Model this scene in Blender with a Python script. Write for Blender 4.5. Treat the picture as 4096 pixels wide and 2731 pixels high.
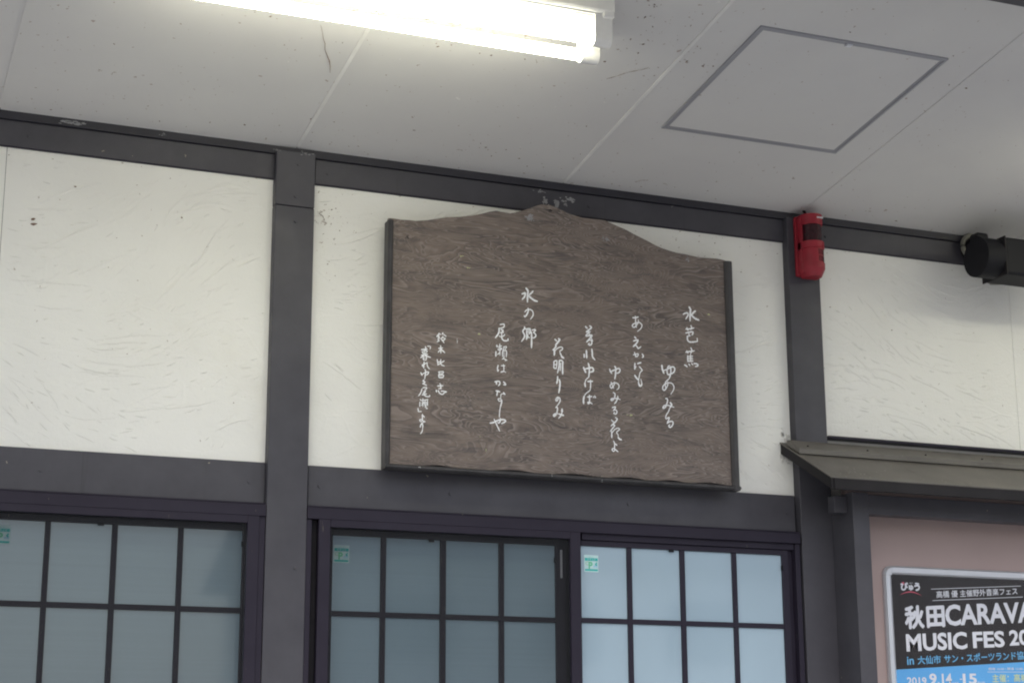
import bpy, bmesh, math, random
from mathutils import Vector, Matrix
R = math.radians
random.seed(7)
SC = bpy.context.scene
COL = SC.collection
for o in list(bpy.data.objects): bpy.data.objects.remove(o)

# ------------------------------------------------------------------ camera, sky, sun, exposure
ZO = 3.2                                   # height of the reference line (z = 0 of the wall drawings) above the ground
cam_data = bpy.data.cameras.new('camera')
cam = bpy.data.objects.new('camera', cam_data); COL.objects.link(cam)
yaw, pit, rol = R(-22.24575), R(13.84356), R(-0.24397)
fw = Vector((-math.sin(yaw)*math.cos(pit), math.cos(yaw)*math.cos(pit), math.sin(pit)))
rt = Vector((math.cos(yaw), math.sin(yaw), 0)); up = rt.cross(fw)
r2 = rt*math.cos(rol)+up*math.sin(rol); u2 = -rt*math.sin(rol)+up*math.cos(rol)
cam.matrix_world = Matrix(((r2.x,u2.x,-fw.x,-1.27477),(r2.y,u2.y,-fw.y,-5.03546),(r2.z,u2.z,-fw.z,-1.6675+ZO),(0,0,0,1)))
cam_data.sensor_width = 36.0; cam_data.sensor_fit = 'HORIZONTAL'
cam_data.lens = 7018.03/4096*36.0
cam_data.clip_start = 0.05; cam_data.clip_end = 2000
SC.camera = cam

world = bpy.data.worlds.new('World'); SC.world = world; world.use_nodes = True
nt = world.node_tree
bg = nt.nodes['Background']
sky = nt.nodes.new('ShaderNodeTexSky'); sky.sky_type = 'NISHITA'; sky.sun_disc = False
SUN_EL, SUN_AZ = 48, 200                    # azimuth: compass bearing of the sun, +Y is north
sky.sun_elevation = R(SUN_EL); sky.sun_rotation = R(SUN_AZ)
sky.air_density = 1.2; sky.dust_density = 3.0; sky.ozone_density = 1.0
hsv = nt.nodes.new('ShaderNodeHueSaturation'); hsv.inputs['Saturation'].default_value = 0.62
nt.links.new(sky.outputs[0], hsv.inputs['Color']); nt.links.new(hsv.outputs[0], bg.inputs['Color'])
bg.inputs['Strength'].default_value = 0.15
sd = bpy.data.lights.new('sun', 'SUN'); sd.energy = 0.7; sd.angle = R(40); sd.color = (1, .985, .96)
sun = bpy.data.objects.new('sun', sd); COL.objects.link(sun)
sv = Vector((math.sin(R(SUN_AZ))*math.cos(R(SUN_EL)), math.cos(R(SUN_AZ))*math.cos(R(SUN_EL)), math.sin(R(SUN_EL))))
sun.rotation_euler = sv.to_track_quat('Z', 'Y').to_euler(); sun.location = (0,-12,14)
SC.view_settings.view_transform = 'Standard'; SC.view_settings.look = 'None'
SC.view_settings.gamma = 1; SC.view_settings.use_curve_mapping = False
SC.view_settings.exposure = 0.5
SC.render.engine = 'CYCLES'
SC.cycles.use_denoising = True
SC.cycles.max_bounces = 8; SC.cycles.diffuse_bounces = 5
SC.cycles.filter_width = 2.0

# ------------------------------------------------------------------ helpers
def tag(o, label=None, cat=None, group=None, kind=None):
    if label: o['label'] = label
    if cat: o['category'] = cat
    if group: o['group'] = group
    if kind: o['kind'] = kind
    return o
def thing(name, loc, label, cat, group=None):
    o = bpy.data.objects.new(name, None); COL.objects.link(o); o.empty_display_size = .1
    o.location = (loc[0], loc[1], loc[2]+ZO)
    return tag(o, label, cat, group)
def wpos(o):
    v = Vector((0,0,0))
    while o: v += o.location; o = o.parent
    return v
class MB:
    """collects shapes (drawing coordinates) and links them as ONE mesh object"""
    def __init__(s): s.bm = bmesh.new()
    def box(s, x0,x1,y0,y1,z0,z1, bev=0.0, seg=1):
        b = bmesh.new()
        bmesh.ops.create_cube(b, size=1)
        for v in b.verts:
            v.co = Vector(((x0+x1)/2+v.co.x*(x1-x0), (y0+y1)/2+v.co.y*(y1-y0), (z0+z1)/2+v.co.z*(z1-z0)))
        if bev: bmesh.ops.bevel(b, geom=b.edges[:], offset=bev, segments=seg, affect='EDGES', profile=.5)
        s.add(b); return s
    def add(s, b, mat=None):
        me = bpy.data.meshes.new('tmp'); b.to_mesh(me); b.free()
        if mat: me.transform(mat)
        s.bm.from_mesh(me); bpy.data.meshes.remove(me)
    def poly(s, pts):
        vs = [s.bm.verts.new(p) for p in pts]; s.bm.faces.new(vs); return s
    def hexa(s, p):                          # 8 corners: bottom ring 0-3, top ring 4-7
        v = [s.bm.verts.new(q) for q in p]
        for f in ((0,3,2,1),(4,5,6,7),(0,1,5,4),(1,2,6,5),(2,3,7,6),(3,0,4,7)):
            s.bm.faces.new([v[i] for i in f])
        return s
    def prism(s, prof, ax, a, b):            # profile closed polygon extruded along axis ax from a to b
        def P(p, t): return (t,p[0],p[1]) if ax=='x' else ((p[0],t,p[1]) if ax=='y' else (p[0],p[1],t))
        A = [s.bm.verts.new(P(p,a)) for p in prof]; B = [s.bm.verts.new(P(p,b)) for p in prof]
        n = len(prof)
        for i in range(n): s.bm.faces.new((A[i],A[(i+1)%n],B[(i+1)%n],B[i]))
        s.bm.faces.new(A[::-1]); s.bm.faces.new(B); return s
    def cyl(s, c, r, h, ax='z', n=32, r2=None):
        b = bmesh.new(); bmesh.ops.create_cone(b, cap_ends=True, segments=n, radius1=r, radius2=r if r2 is None else r2, depth=h)
        m = {'z':Matrix(), 'x':Matrix.Rotation(R(90),4,'Y'), 'y':Matrix.Rotation(R(90),4,'X')}[ax]
        s.add(b, Matrix.Translation(c) @ m); return s
    def tube(s, pts, r, n=6):
        pts = [Vector(p) for p in pts]; rings = []
        for i, p in enumerate(pts):
            d = (pts[min(i+1,len(pts)-1)]-pts[max(i-1,0)]).normalized()
            a = d.cross(Vector((0,0,1))); a = a.normalized() if a.length>1e-4 else Vector((1,0,0))
            b = d.cross(a).normalized(); rr = r[i] if isinstance(r,(list,tuple)) else r
            rings.append([s.bm.verts.new(p+(a*math.cos(t)+b*math.sin(t))*rr) for t in [2*math.pi*k/n for k in range(n)]])
        for A,B in zip(rings, rings[1:]):
            for k in range(n): s.bm.faces.new((A[k],A[(k+1)%n],B[(k+1)%n],B[k]))
        s.bm.faces.new(rings[0][::-1]); s.bm.faces.new(rings[-1]); return s
    def build(s, name, mat, parent=None, smooth=False, kind=None, bevel=0):
        bmesh.ops.recalc_face_normals(s.bm, faces=s.bm.faces[:])
        me = bpy.data.meshes.new(name); s.bm.to_mesh(me); s.bm.free()
        o = bpy.data.objects.new(name, me); COL.objects.link(o)
        if parent: 
            o.parent = parent; off = wpos(parent)
            me.transform(Matrix.Translation(Vector((0,0,ZO))-off))
        else: me.transform(Matrix.Translation((0,0,ZO)))
        me.materials.append(mat)
        if smooth:
            for f in me.polygons: f.use_smooth = True
            try: me.set_sharp_from_angle(angle=R(35))
            except Exception: pass
        if kind: o['kind'] = kind
        return o

# ------------------------------------------------------------------ materials
def mat(name, col=(.5,.5,.5), rough=.6, metal=0, spec=.5):
    m = bpy.data.materials.new(name); m.use_nodes = True
    b = m.node_tree.nodes['Principled BSDF']
    b.inputs['Base Color'].default_value = (*col,1); b.inputs['Roughness'].default_value = rough
    b.inputs['Metallic'].default_value = metal; b.inputs['Specular IOR Level'].default_value = spec
    return m
class NG:
    def __init__(s, m): s.m=m; s.t=m.node_tree; s.b=s.t.nodes['Principled BSDF']
    def n(s, ty, **kw):
        x = s.t.nodes.new(ty)
        for k,v in kw.items():
            if k in ('op',): x.operation=v
            elif hasattr(x,k) and k not in x.inputs: setattr(x,k,v)
            else: x.inputs[k].default_value=v
        return x
    def l(s,a,b): s.t.links.new(a,b)
    def obj(s, sc=(1,1,1), rot=(0,0,0)):
        g = s.n('ShaderNodeNewGeometry'); mp = s.n('ShaderNodeMapping'); mp.inputs['Scale'].default_value=sc; mp.inputs['Rotation'].default_value=rot
        s.l(g.outputs['Position'], mp.inputs[0]); return mp.outputs[0]
    def noise(s, v, scale, det=4, rough=.55, dist=0):
        x = s.n('ShaderNodeTexNoise'); x.inputs['Scale'].default_value=scale; x.inputs['Detail'].default_value=det
        x.inputs['Roughness'].default_value=rough; x.inputs['Distortion'].default_value=dist
        s.l(v,x.inputs['Vector']); return x.outputs['Fac']
    def ramp(s, f, *st):
        x = s.n('ShaderNodeValToRGB'); e = x.color_ramp.elements
        for i,(p,c) in enumerate(st):
            if i>=2: e.new(p)
            e[i].position=p; e[i].color=(*c,1) if isinstance(c,tuple) else (c,c,c,1)
        s.l(f,x.inputs[0]); return x.outputs[0]
    def mix(s, f, a, b, mode='MIX'):
        x = s.n('ShaderNodeMix'); x.data_type='RGBA'; x.blend_type=mode
        for sock,v in ((x.inputs[0],f),(x.inputs[6],a),(x.inputs[7],b)):
            if isinstance(v,(int,float)): sock.default_value=v
            elif isinstance(v,tuple): sock.default_value=(*v,1)
            else: s.l(v,sock)
        return x.outputs[2]
    def math(s, op, a, b=None):
        x = s.n('ShaderNodeMath'); x.operation=op
        for i,v in enumerate((a,b)):
            if v is None: continue
            if isinstance(v,(int,float)): x.inputs[i].default_value=v
            else: s.l(v,x.inputs[i])
        return x.outputs[0]
    def bump(s, h, st, dist=.002):
        x = s.n('ShaderNodeBump'); x.inputs['Strength'].default_value=st; x.inputs['Distance'].default_value=dist
        s.l(h,x.inputs['Height']); s.l(x.outputs[0], s.b.inputs['Normal'])
    def color(s, c): s.l(c, s.b.inputs['Base Color'])
    def rough(s, c): s.l(c, s.b.inputs['Roughness'])

def speck(g, scale, thr, dens_scale=2.0, dens=.5):
    """0/1 mask of small irregular dirt flecks, patchy"""
    v = g.obj()
    wv = g.n('ShaderNodeTexNoise'); wv.inputs['Scale'].default_value = scale*1.5; g.l(v, wv.inputs['Vector'])
    add = g.n('ShaderNodeVectorMath'); add.operation='MULTIPLY_ADD'
    add.inputs[1].default_value=(1.2/scale,)*3
    g.l(wv.outputs['Color'], add.inputs[0]); g.l(v, add.inputs[2])
    vo = g.n('ShaderNodeTexVoronoi'); vo.inputs['Scale'].default_value=scale; g.l(add.outputs[0], vo.inputs['Vector'])
    cell = g.n('ShaderNodeSeparateColor'); g.l(vo.outputs['Color'], cell.inputs[0])
    small = g.math('LESS_THAN', vo.outputs['Distance'], g.math('MULTIPLY', cell.outputs[0], thr))
    pick = g.math('GREATER_THAN', cell.outputs[1], g.ramp(g.noise(v, dens_scale, 2), (.35,1.0), (.7,dens)))
    return g.math('MULTIPLY', small, pick)

def m_plaster():
    m = mat('troweled_plaster', (.80,.795,.75), .85, spec=.25); g = NG(m); v = g.obj()
    base = g.ramp(g.noise(v,3,5), (.3,(.785,.778,.738)), (.7,(.84,.833,.795)))
    d = speck(g, 55, .30, 1.6, .80)
    stain = g.ramp(g.noise(v,1.3,6,.7), (.56,0.0), (.82,.35))
    c = g.mix(stain, base, (.62,.58,.47)); c = g.mix(g.math('MULTIPLY',d,.6), c, (.30,.24,.19))
    g.color(c)
    grain = g.noise(g.obj((1,1,1)), 110, 5, .7)
    # sweeping trowel marks : thin edges of stretched, warped cells where a mask lets them appear
    warp = g.n('ShaderNodeTexNoise'); warp.inputs['Scale'].default_value=2.6; warp.inputs['Detail'].default_value=1; g.l(v, warp.inputs['Vector'])
    ma = g.n('ShaderNodeVectorMath'); ma.operation='MULTIPLY_ADD'; ma.inputs[1].default_value=(.5,.5,.5)
    g.l(warp.outputs['Color'], ma.inputs[0]); g.l(v, ma.inputs[2])
    mp = g.n('ShaderNodeMapping'); mp.inputs['Scale'].default_value=(5,1,13); mp.inputs['Rotation'].default_value=(0,R(20),0); g.l(ma.outputs[0], mp.inputs[0])
    vo = g.n('ShaderNodeTexVoronoi'); vo.feature='DISTANCE_TO_EDGE'; vo.inputs['Scale'].default_value=1; g.l(mp.outputs[0], vo.inputs['Vector'])
    ln = g.ramp(vo.outputs['Distance'], (0.0,1.0), (.05,0.0))
    msk = g.ramp(g.noise(v,5,3), (.5,0.0), (.62,1.0))
    broad = g.noise(g.obj((2.2,1,6), (0,R(-18),0)), 3.0, 5, .6, 1.2)
    h = g.math('ADD', g.math('MULTIPLY', g.math('MULTIPLY', ln, msk), .28), g.math('MULTIPLY', grain, .55))
    h = g.math('ADD', h, g.math('MULTIPLY', broad, .9))
    g.bump(h, .75, .0035)
    return m
def m_painted_beam():
    m = mat('charcoal_painted_timber', (.055,.053,.058), .5, spec=.4); g = NG(m); v = g.obj()
    b = g.ramp(g.noise(v,6,6,.65), (.3,(.049,.047,.058)), (.75,(.070,.068,.080)))
    streak = g.ramp(g.noise(g.obj((60,60,2.0)),1,3), (.66,0.0), (.80,.5))
    c = g.mix(streak, b, (.035,.034,.038))
    d = speck(g, 45, .16, 1.4, .90); c = g.mix(g.math('MULTIPLY',d,.8), c, (.30,.27,.21))
    dust = g.ramp(g.noise(v,2.2,7,.7), (.58,0.0), (.85,.18)); c = g.mix(dust, c, (.17,.165,.16))
    g.color(c); g.rough(g.ramp(g.noise(v,9,4), (.3,.42), (.7,.6)))
    g.bump(g.noise(g.obj((4,4,60)),3,5,.6), .18, .001)
    return m
def m_metal_dark():
    m = mat('dark_bronze_aluminium', (.040,.034,.048), .5, 0.0, .22); g = NG(m); v = g.obj()
    c = g.ramp(g.noise(v,5,6,.6), (.3,(.019,.0150,.027)), (.75,(.026,.022,.036)))
    d = speck(g, 60, .14, 2, .90)
    # vertical run marks, short and pale
    vv = g.obj((260,260,22)); sp = g.math('GREATER_THAN', g.noise(vv,1,2,.5), .765)
    c = g.mix(g.math('MAXIMUM', g.math('MULTIPLY',d,.7), g.math('MULTIPLY',sp,.5)), c, (.33,.30,.22))
    g.color(c); g.rough(g.ramp(g.noise(v,12,3), (.3,.42),(.7,.56)))
    return m
def m_ceiling():
    m = mat('painted_ceiling_board', (.66,.65,.64), .8, spec=.25); g = NG(m); v = g.obj()
    c = g.ramp(g.noise(v,1.4,6,.6), (.3,(.585,.57,.565)), (.7,(.635,.625,.61)))
    d = speck(g, 38, .20, 1.2, .74); d2 = speck(g, 90, .24, 1.7, .86)
    c = g.mix(g.math('MULTIPLY',g.math('MAXIMUM',d,d2),.62), c, (.26,.17,.12))
    w = speck(g, 30, .14, 1.5, .93); c = g.mix(g.math('MULTIPLY',w,.5), c, (.85,.84,.80))
    g.color(c); g.bump(g.noise(g.obj((1,8,1)),14,5), .12, .001)
    return m
def m_wood():
    m = mat('weathered_plywood', (.12,.1,.085), .7, spec=.25); g = NG(m)
    v = g.obj((1.0,0,4.2))
    h = g.noise(v, 2.6, 3.6, .50, .75)                     # one smooth height field; its contour lines are the grain
    bands = g.math('FRACT', g.math('MULTIPLY', h, 31))
    line = g.ramp(bands, (0,1.0), (.16,.5), (.42,0.0), (.86,.0), (1,.75))
    shade = g.ramp(bands, (0,0.0), (.62,0.0), (.90,1.0), (.98,.2))
    fine = g.noise(g.obj((9,0,110)), 3, 5, .7)
    blotch = g.noise(g.obj((3,0,11)), 2.4, 6, .65, .8)
    base = g.ramp(blotch, (.28,(.092,.078,.072)), (.5,(.170,.136,.120)), (.76,(.225,.180,.155)))
    fade = g.ramp(g.noise(g.obj((1,0,2)),3.5,3), (.36,.42), (.62,1.0))
    c = g.mix(g.math('MULTIPLY',g.math('MULTIPLY',line,.58),fade), base, (.38,.33,.305)); c = g.mix(g.math('MULTIPLY',g.math('MULTIPLY',shade,.62),fade), c, (.075,.068,.068))
    dark = g.ramp(g.noise(g.obj((2.2,0,14)),3.2,5,.65,.6), (.56,0.0), (.70,.65)); c = g.mix(dark, c, (.07,.066,.07))
    c = g.mix(g.math('MULTIPLY', g.ramp(fine,(.45,0.0),(.75,1.0)), .30), c, (.21,.19,.18))
    pale = speck(g, 16, .10, 1.5, .955); c = g.mix(pale, c, (.42,.32,.19))
    g.color(c)
    hh = g.math('ADD', g.math('MULTIPLY', line, .6), g.math('MULTIPLY', fine, .5)); g.bump(hh, .55, .0016)
    return m
def m_roof():
    m = mat('weathered_sheet_metal', (.13,.12,.1), .55, .1, .4); g = NG(m); v = g.obj()
    c = g.ramp(g.noise(v,4,6,.65), (.3,(.112,.104,.094)), (.75,(.180,.166,.146)))
    d = speck(g, 60, .2, 2, .8); c = g.mix(g.math('MULTIPLY',d,.6), c, (.36,.34,.30))
    st = g.ramp(g.noise(g.obj((3,1,1)),7,5), (.6,0.0),(.75,.5)); c = g.mix(st, c, (.075,.06,.05))
    g.color(c); g.bump(g.noise(v,40,4), .2, .001)
    return m
def m_plain(name, col, rough=.5, metal=0, var=.12, sc=8, bump=.1):
    m = mat(name, col, rough, metal); g = NG(m); v = g.obj()
    g.color(g.ramp(g.noise(v,sc,5,.6), (.3,tuple(c*(1-var) for c in col)), (.7,tuple(min(1,c*(1+var)) for c in col))))
    if bump: g.bump(g.noise(v,sc*9,3), bump, .0008)
    return m
def m_glass(name, col):
    m = mat(name, col, .04, 0, .5); g = NG(m)
    c = g.ramp(g.noise(g.obj((1,1,.3)),2.2,3), (.3,tuple(x*.95 for x in col)), (.7,tuple(x*1.04 for x in col)))
    d = speck(g, 30, .1, 2, .93); c = g.mix(g.math('MULTIPLY',d,.5), c, (.4,.38,.33))
    g.color(c); g.b.inputs['IOR'].default_value = 2.2
    g.bump(g.noise(g.obj((1,1,1)),1.7,2), .02, .004)
    return m
def m_screen():
    m = mat('insect_screen_mesh', (.025,.027,.03), .7, spec=.2); g = NG(m)
    g.b.inputs['Alpha'].default_value = .56
    z = g.n('ShaderNodeSeparateXYZ'); g.l(g.obj(), z.inputs[0])
    wv = g.noise(g.obj((.6,1,160)), 1, 2, .6)
    a = g.ramp(wv, (.3,.455),(.7,.485)); g.l(a, g.b.inputs['Alpha'])
    return m
def m_emit(name, col, s):
    m = mat(name, col, .3); b = m.node_tree.nodes['Principled BSDF']
    b.inputs['Emission Color'].default_value=(*col,1); b.inputs['Emission Strength'].default_value=s
    return m
M = dict(
 plaster=m_plaster(), beam=m_painted_beam(), frame=m_metal_dark(), ceil=m_ceiling(), wood=m_wood(), roof=m_roof(),
 strip=m_plain('joint_strip_vinyl',(.70,.69,.67),.6), white=m_plain('white_enamel',(.78,.77,.74),.35),
 alu=m_plain('satin_aluminium',(.66,.67,.72),.36,.6,.05), hatch=m_plain('hatch_aluminium',(.31,.31,.335),.55,.1,.06),
 glassA=m_glass('frosted_pane_screened',(.38,.53,.63)), glassB=m_glass('frosted_pane_clear_side',(.365,.48,.575)),  # glassA sits behind the insect screens, glassB is left uncovered
 screen=m_screen(), ink=m_plain('black_print',(.014,.011,.015),.2,0,.3,3,0),
 paint=m_plain('white_brush_paint',(.84,.85,.87),.6,0,.05), red=m_plain('red_plastic',(.28,.010,.024),.5,0,.15,20,.05),
 lens=m_plain('dark_red_lens',(.035,.006,.010),.15,0,.3,60,.1), black=m_plain('black_plastic',(.009,.009,.012),.6,0,.2),
 mullion=m_plain('dark_brown_trim',(.020,.018,.020),.6,0,.2), brown=m_plain('mauve_brown_backboard',(.37,.285,.275),.8,0,.05,4,.05),
 rail=m_plain('black_stained_rail',(.045,.043,.046),.55,0,.35,14,.3),
 blue=m_plain('blue_print',(.09,.36,.74),.22,0,.04,3,0), cyan=m_plain('light_blue_print',(.12,.42,.75),.25,0,.03,3,0),
 pwhite=m_plain('white_print',(.66,.67,.74),.25,0,.03,3,0), pred=m_plain('red_print',(.55,.05,.11),.3,0,.05,3,0),
 yellow=m_plain('pale_yellow_print',(.60,.66,.30),.3,0,.05,3,0), pgreen=m_plain('green_print',(.12,.50,.30),.4,0,.05,3,0),
 pgreen2=m_plain('pale_green_print',(.36,.55,.44),.4,0,.05,3,0), teal=m_plain('teal_print',(.015,.42,.40),.4,0,.05,3,0),
 card=m_plain('pale_sticker_film',(.48,.66,.68),.4,0,.04,3,0), tube=m_emit('fluorescent_tube_glass',(1,.985,.80),11.5),
 dust=m_plain('brown_dust_and_web',(.22,.15,.11),.9,0,.3,40,0), pale=m_plain('pale_caulk',(.24,.24,.25),.8,0,.3,30,.3),
 sealant=m_plain('pale_sealant',(.60,.59,.56),.8,0,.15,30,.3), cornice=m_plain('recess_shadow_navy',(.020,.019,.028),.6,0,.2), recess=m_plain('dark_recess',(.012,.011,.014),.8,0,.2), ground=m_plain('concrete_ground',(.40,.40,.39),.9,0,.12,.8,.3),
 house=m_plain('white_house_siding',(.66,.66,.64),.8,0,.05,1), hroof=m_plain('grey_roof_tiles',(.10,.10,.11),.7,0,.2,4),
 hglass=m_plain('house_window_glass',(.10,.12,.14),.08,0,.2,2,0), conduit=m_plain('grey_green_conduit',(.17,.165,.14),.7,0,.2,30),
)

M['ink'].node_tree.nodes['Principled BSDF'].inputs['Specular IOR Level'].default_value = .25

for k in ('mullion','black','recess'): M[k].node_tree.nodes['Principled BSDF'].inputs['Specular IOR Level'].default_value = .2

ZC, SL = 0.2357, -0.1363
def cz(y, drop=0.0): return ZC + SL*y - drop       # underside of the sloping canopy ceiling

# ------------------------------------------------------------------ ground and wall structure
g = MB(); g.box(-400,400,-400,400,-ZO-.3,-ZO); tag(g.build('ground', M['ground']), kind='structure')

wall = thing('station_wall', (0,0,-ZO), 'cream troweled plaster wall with charcoal posts and beams under the canopy', 'wall')
PX = [-1.82, 0.0, 1.82, 3.64]; PW = .1237
MB().box(-1.9,5.6,.16,.32,-ZO,.42).build('wall_core', M['recess'], wall)
def plaster(x0,x1,z0,z1):
    b = MB().box(x0,x1,.036,.12,z0,z1).build('plaster_panel', M['plaster'], wall); return b
ZB, ZT, M1, M0 = .1305, .2045, -.7625, -.8850
plaster(PX[0]+PW-.01, -.8025, M1-.02, ZB+.02); plaster(-.8010, .004, M1-.02, ZB+.02)
plaster(PW-.004, 1.825, M1-.02, ZB+.02)
plaster(PX[2]+PW-.004, 2.7745, M1-.02, ZB+.02); plaster(2.7760, PX[3]+.004, M1-.02, ZB+.02)
plaster(PX[3]+PW-.004, 5.5, M1-.02, ZB+.02)
MB().box(-.806,-.797,.040,.05,M1,ZB).build('panel_joint', M['recess'], wall)
MB().box(2.770,2.780,.040,.05,M1,ZB).build('panel_joint', M['recess'], wall)
# raised sweeps left by the trowel, joined per panel
def ridges(x0,x1,z0,z1,n,seed):
    rnd = random.Random(seed); m = MB(); Y = .036
    ph = seed*1.9
    def flow(x,z): return .62*math.cos(4.6*x+2.1*z+ph)+.22*math.sin(8.5*z-3*x+ph)+.05
    jobs = []
    while len(jobs) < n:                      # neighbouring sweeps run nearly parallel, as one pull of the trowel leaves them
        cx_, cz_ = rnd.uniform(x0,x1), rnd.uniform(z0,z1)
        for q in range(rnd.choice((1,1,2,3,5,8))):
            jobs.append((cx_+rnd.gauss(0,.055), cz_+rnd.gauss(0,.035), rnd.gauss(0,.16)))
    for (x,z,dev) in jobs:
        L = rnd.uniform(.012,.050) if rnd.random()<.78 else rnd.uniform(.06,.24)
        N = max(4,int(L/.008)); w = rnd.uniform(.0008,.0019)*(1 if L<.05 else 1.25); hgt = rnd.uniform(.0008,.0026)
        pts = []; bend = rnd.uniform(-2.5,.5)
        for j in range(N+1):
            th = flow(x,z)+dev+bend*L*(j/N-.5)*2+rnd.gauss(0,.09)
            pts.append((x,z,th)); x += math.cos(th)*L/N; z += math.sin(th)*L/N
        if any(not(x0+.004<p[0]<x1-.004 and z0+.004<p[1]<z1-.004) for p in pts): continue
        V = []
        for j,(px,pz,t) in enumerate(pts):
            s = math.sin(math.pi*j/N)**.6 if 0<j<N else 0.02
            nx, nz = -math.sin(t), math.cos(t)
            V.append([m.bm.verts.new((px+nx*w*s*.35,Y-.00005,pz+nz*w*s*.35)), m.bm.verts.new((px,Y-hgt*s,pz)),
                      m.bm.verts.new((px-nx*w*s*2.2,Y-.00005,pz-nz*w*s*2.2))])
        for A,B in zip(V,V[1:]):
            for q in (0,1): m.bm.faces.new((A[q],A[q+1],B[q+1],B[q]))
    m.build('trowel_ridge', M['plaster'], wall, smooth=True, kind='stuff')
ridges(-.80,-.003,M1,ZB,430,1); ridges(PW,1.82,M1,ZB,620,2); ridges(PX[2]+PW,2.77,-.55,ZB,330,3)
ridges(-1.69,-.81,M1,ZB,200,4)

def plug(x,z,Y,par,r=.0065):
    MB().cyl((x,Y-.0012,z), r, .004, 'y', 16).build('screw_plug', M['beam'], par)
# posts : cover boards proud of the beams, each an upper and a lower piece
for i, x in enumerate(PX):
    for (a,b) in ((ZT+.012 if i!=1 else ZT+.012, .0395),(.0375,-ZO+.0)):
        if i==2:
            if a>.1: a,b = (.212,-.5905)
            else:
                a,b = (-.600,-ZO)
                p = MB().box(x+.006,x+PW+.004,0,.12,b,a,.0015).build('post_board', M['beam'], wall); continue
        p = MB().box(x,x+PW,0.0,.12,min(a,b),max(a,b),.0015).build('post_board', M['beam'], wall)
        if i==1 and a>.1:
            plug(.0697,.176,0,p,.005)
            plug(.0635,.072,0,p,.006)
        elif i==1:
            plug(.0655,-.0092,0,p,.006); plug(.0926,-1.0748,0,p,.005)
# beams between the posts
for i in range(3):
    a, b = PX[i]+PW+.008, PX[i+1]-.0005
    u = MB().box(a,b,.026,.12,ZB,ZT+.004,.001).build('upper_beam', M['beam'], wall)
    for x in ((a+b)/2+.1, a+.04): plug(x,(ZB+ZT)/2,.026,u,.005)
    MB().box(a,b+.0,.0275,.12,ZB-.0030,ZB-.0001).build('beam_edge_trim', M['frame'], wall)
    if i<2:
        l = MB().box(a,b,.026,.12,M0,M1,.0012).build('middle_beam', M['beam'], wall)
        for x in ([-.6514,-.047] if i==0 else [.1683,.5883,1.2,1.79]): plug(x,-.823,.026,l)
        MB().box(a-.006,b+.004,.010,.12,M0-.006,M0-.0005,.001).build('drip_edge', M['frame'], wall)
    MB().box(PX[i]+PW,a-.001,.05,.12,M0,ZT).build('groove_backing', M['recess'], wall)
# moulding in the ceiling angle, its dark colour standing in for recess shadow
MB().box(-1.9,5.6,.014,.12,ZT+.0045,ZC+.006,.001).build('cornice_shadow_strip', M['cornice'], wall)
def smear(par, name, x, z, w, h, Y, mt, n=26, seed=0):
    m = MB(); rnd = random.Random(seed+int(x*1000)+int(z*1000)*7)
    for k in range(n):
        px = x+rnd.gauss(0,.28)*w; pz = z+rnd.gauss(0,.28)*h; r = rnd.uniform(.10,.26)*min(w,h)
        st = max(w,h)/min(w,h)*.5+.5; sx,sz = (st,1) if w>h else (1,st)
        yy = Y-.0004-.00003*k
        m.poly([(px+r*sx*rnd.uniform(.4,1.2)*math.cos(t), yy, pz+r*sz*rnd.uniform(.4,1.2)*math.sin(t)) for t in [2*math.pi*q/7 for q in range(7)]])
    return m.build(name, M[mt], par, kind='stuff')
for (x,z,w,h,n) in ((-.625,.221,.06,.013,26),(-.352,.221,.02,.007,10),(.002,.214,.020,.006,10),(.095,.2145,.035,.008,12)): smear(wall,'filler_patch',x,z,w,h,-.0005 if -.01<x<.13 else .0135,'pale',n)
for (x,z,w,h,n) in ((.916,.1665,.022,.026,16),(.905,.199,.030,.010,14),(1.006,.186,.035,.020,16),(.96,.165,.06,.04,6),(1.385,.208,.014,.010,10)): smear(wall,'pale_stain',x,z,w,h,.0255,'pale',n)
# sealant smears beside the little roof
m = MB(); rnd = random.Random(5)
for k in range(26): m.box(*(lambda x,z,w,h:(x,x+w,.033,.037,z,z+h))(rnd.uniform(1.775,1.812),rnd.uniform(-.66,-.555),rnd.uniform(.003,.012),rnd.uniform(.004,.016)),.0012)
m.build('sealant_smear', M['sealant'], wall, kind='stuff')

# ------------------------------------------------------------------ sliding windows
def window(x0, x1, name_x, screen_x, front_x, label):
    """x0..x1 outer frame; screen_x: four pane edges list behind the screen; front_x: the same for the front sash"""
    W = thing('sliding_window', (x0,0,-2.30), label, 'window', 'sliding windows between the posts')
    ZTOP, ZBOT = M0-.008, -2.30
    rows = [-.9655,-1.1915,-1.2070,-1.4330,-1.4485,-1.6745,-1.6900,-1.916,-1.9315,-2.2]
    f = MB()
    f.box(x0,x1,-.004,.12,ZTOP-.034,ZTOP,.001); f.box(x0,x0+.016,.004,.12,ZBOT,ZTOP-.0345,.001)
    f.box(x1-.018,x1,.004,.12,ZBOT,ZTOP-.0345,.001); f.box(x0,x1,-.01,.12,ZBOT-.03,ZBOT-.0005,.001)
    f.box(x0+.0165,x1-.0185,.100,.119,ZBOT,ZTOP-.035)
    f.build('window_frame', M['frame'], W)
    return W, rows, ZTOP, ZBOT
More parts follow.
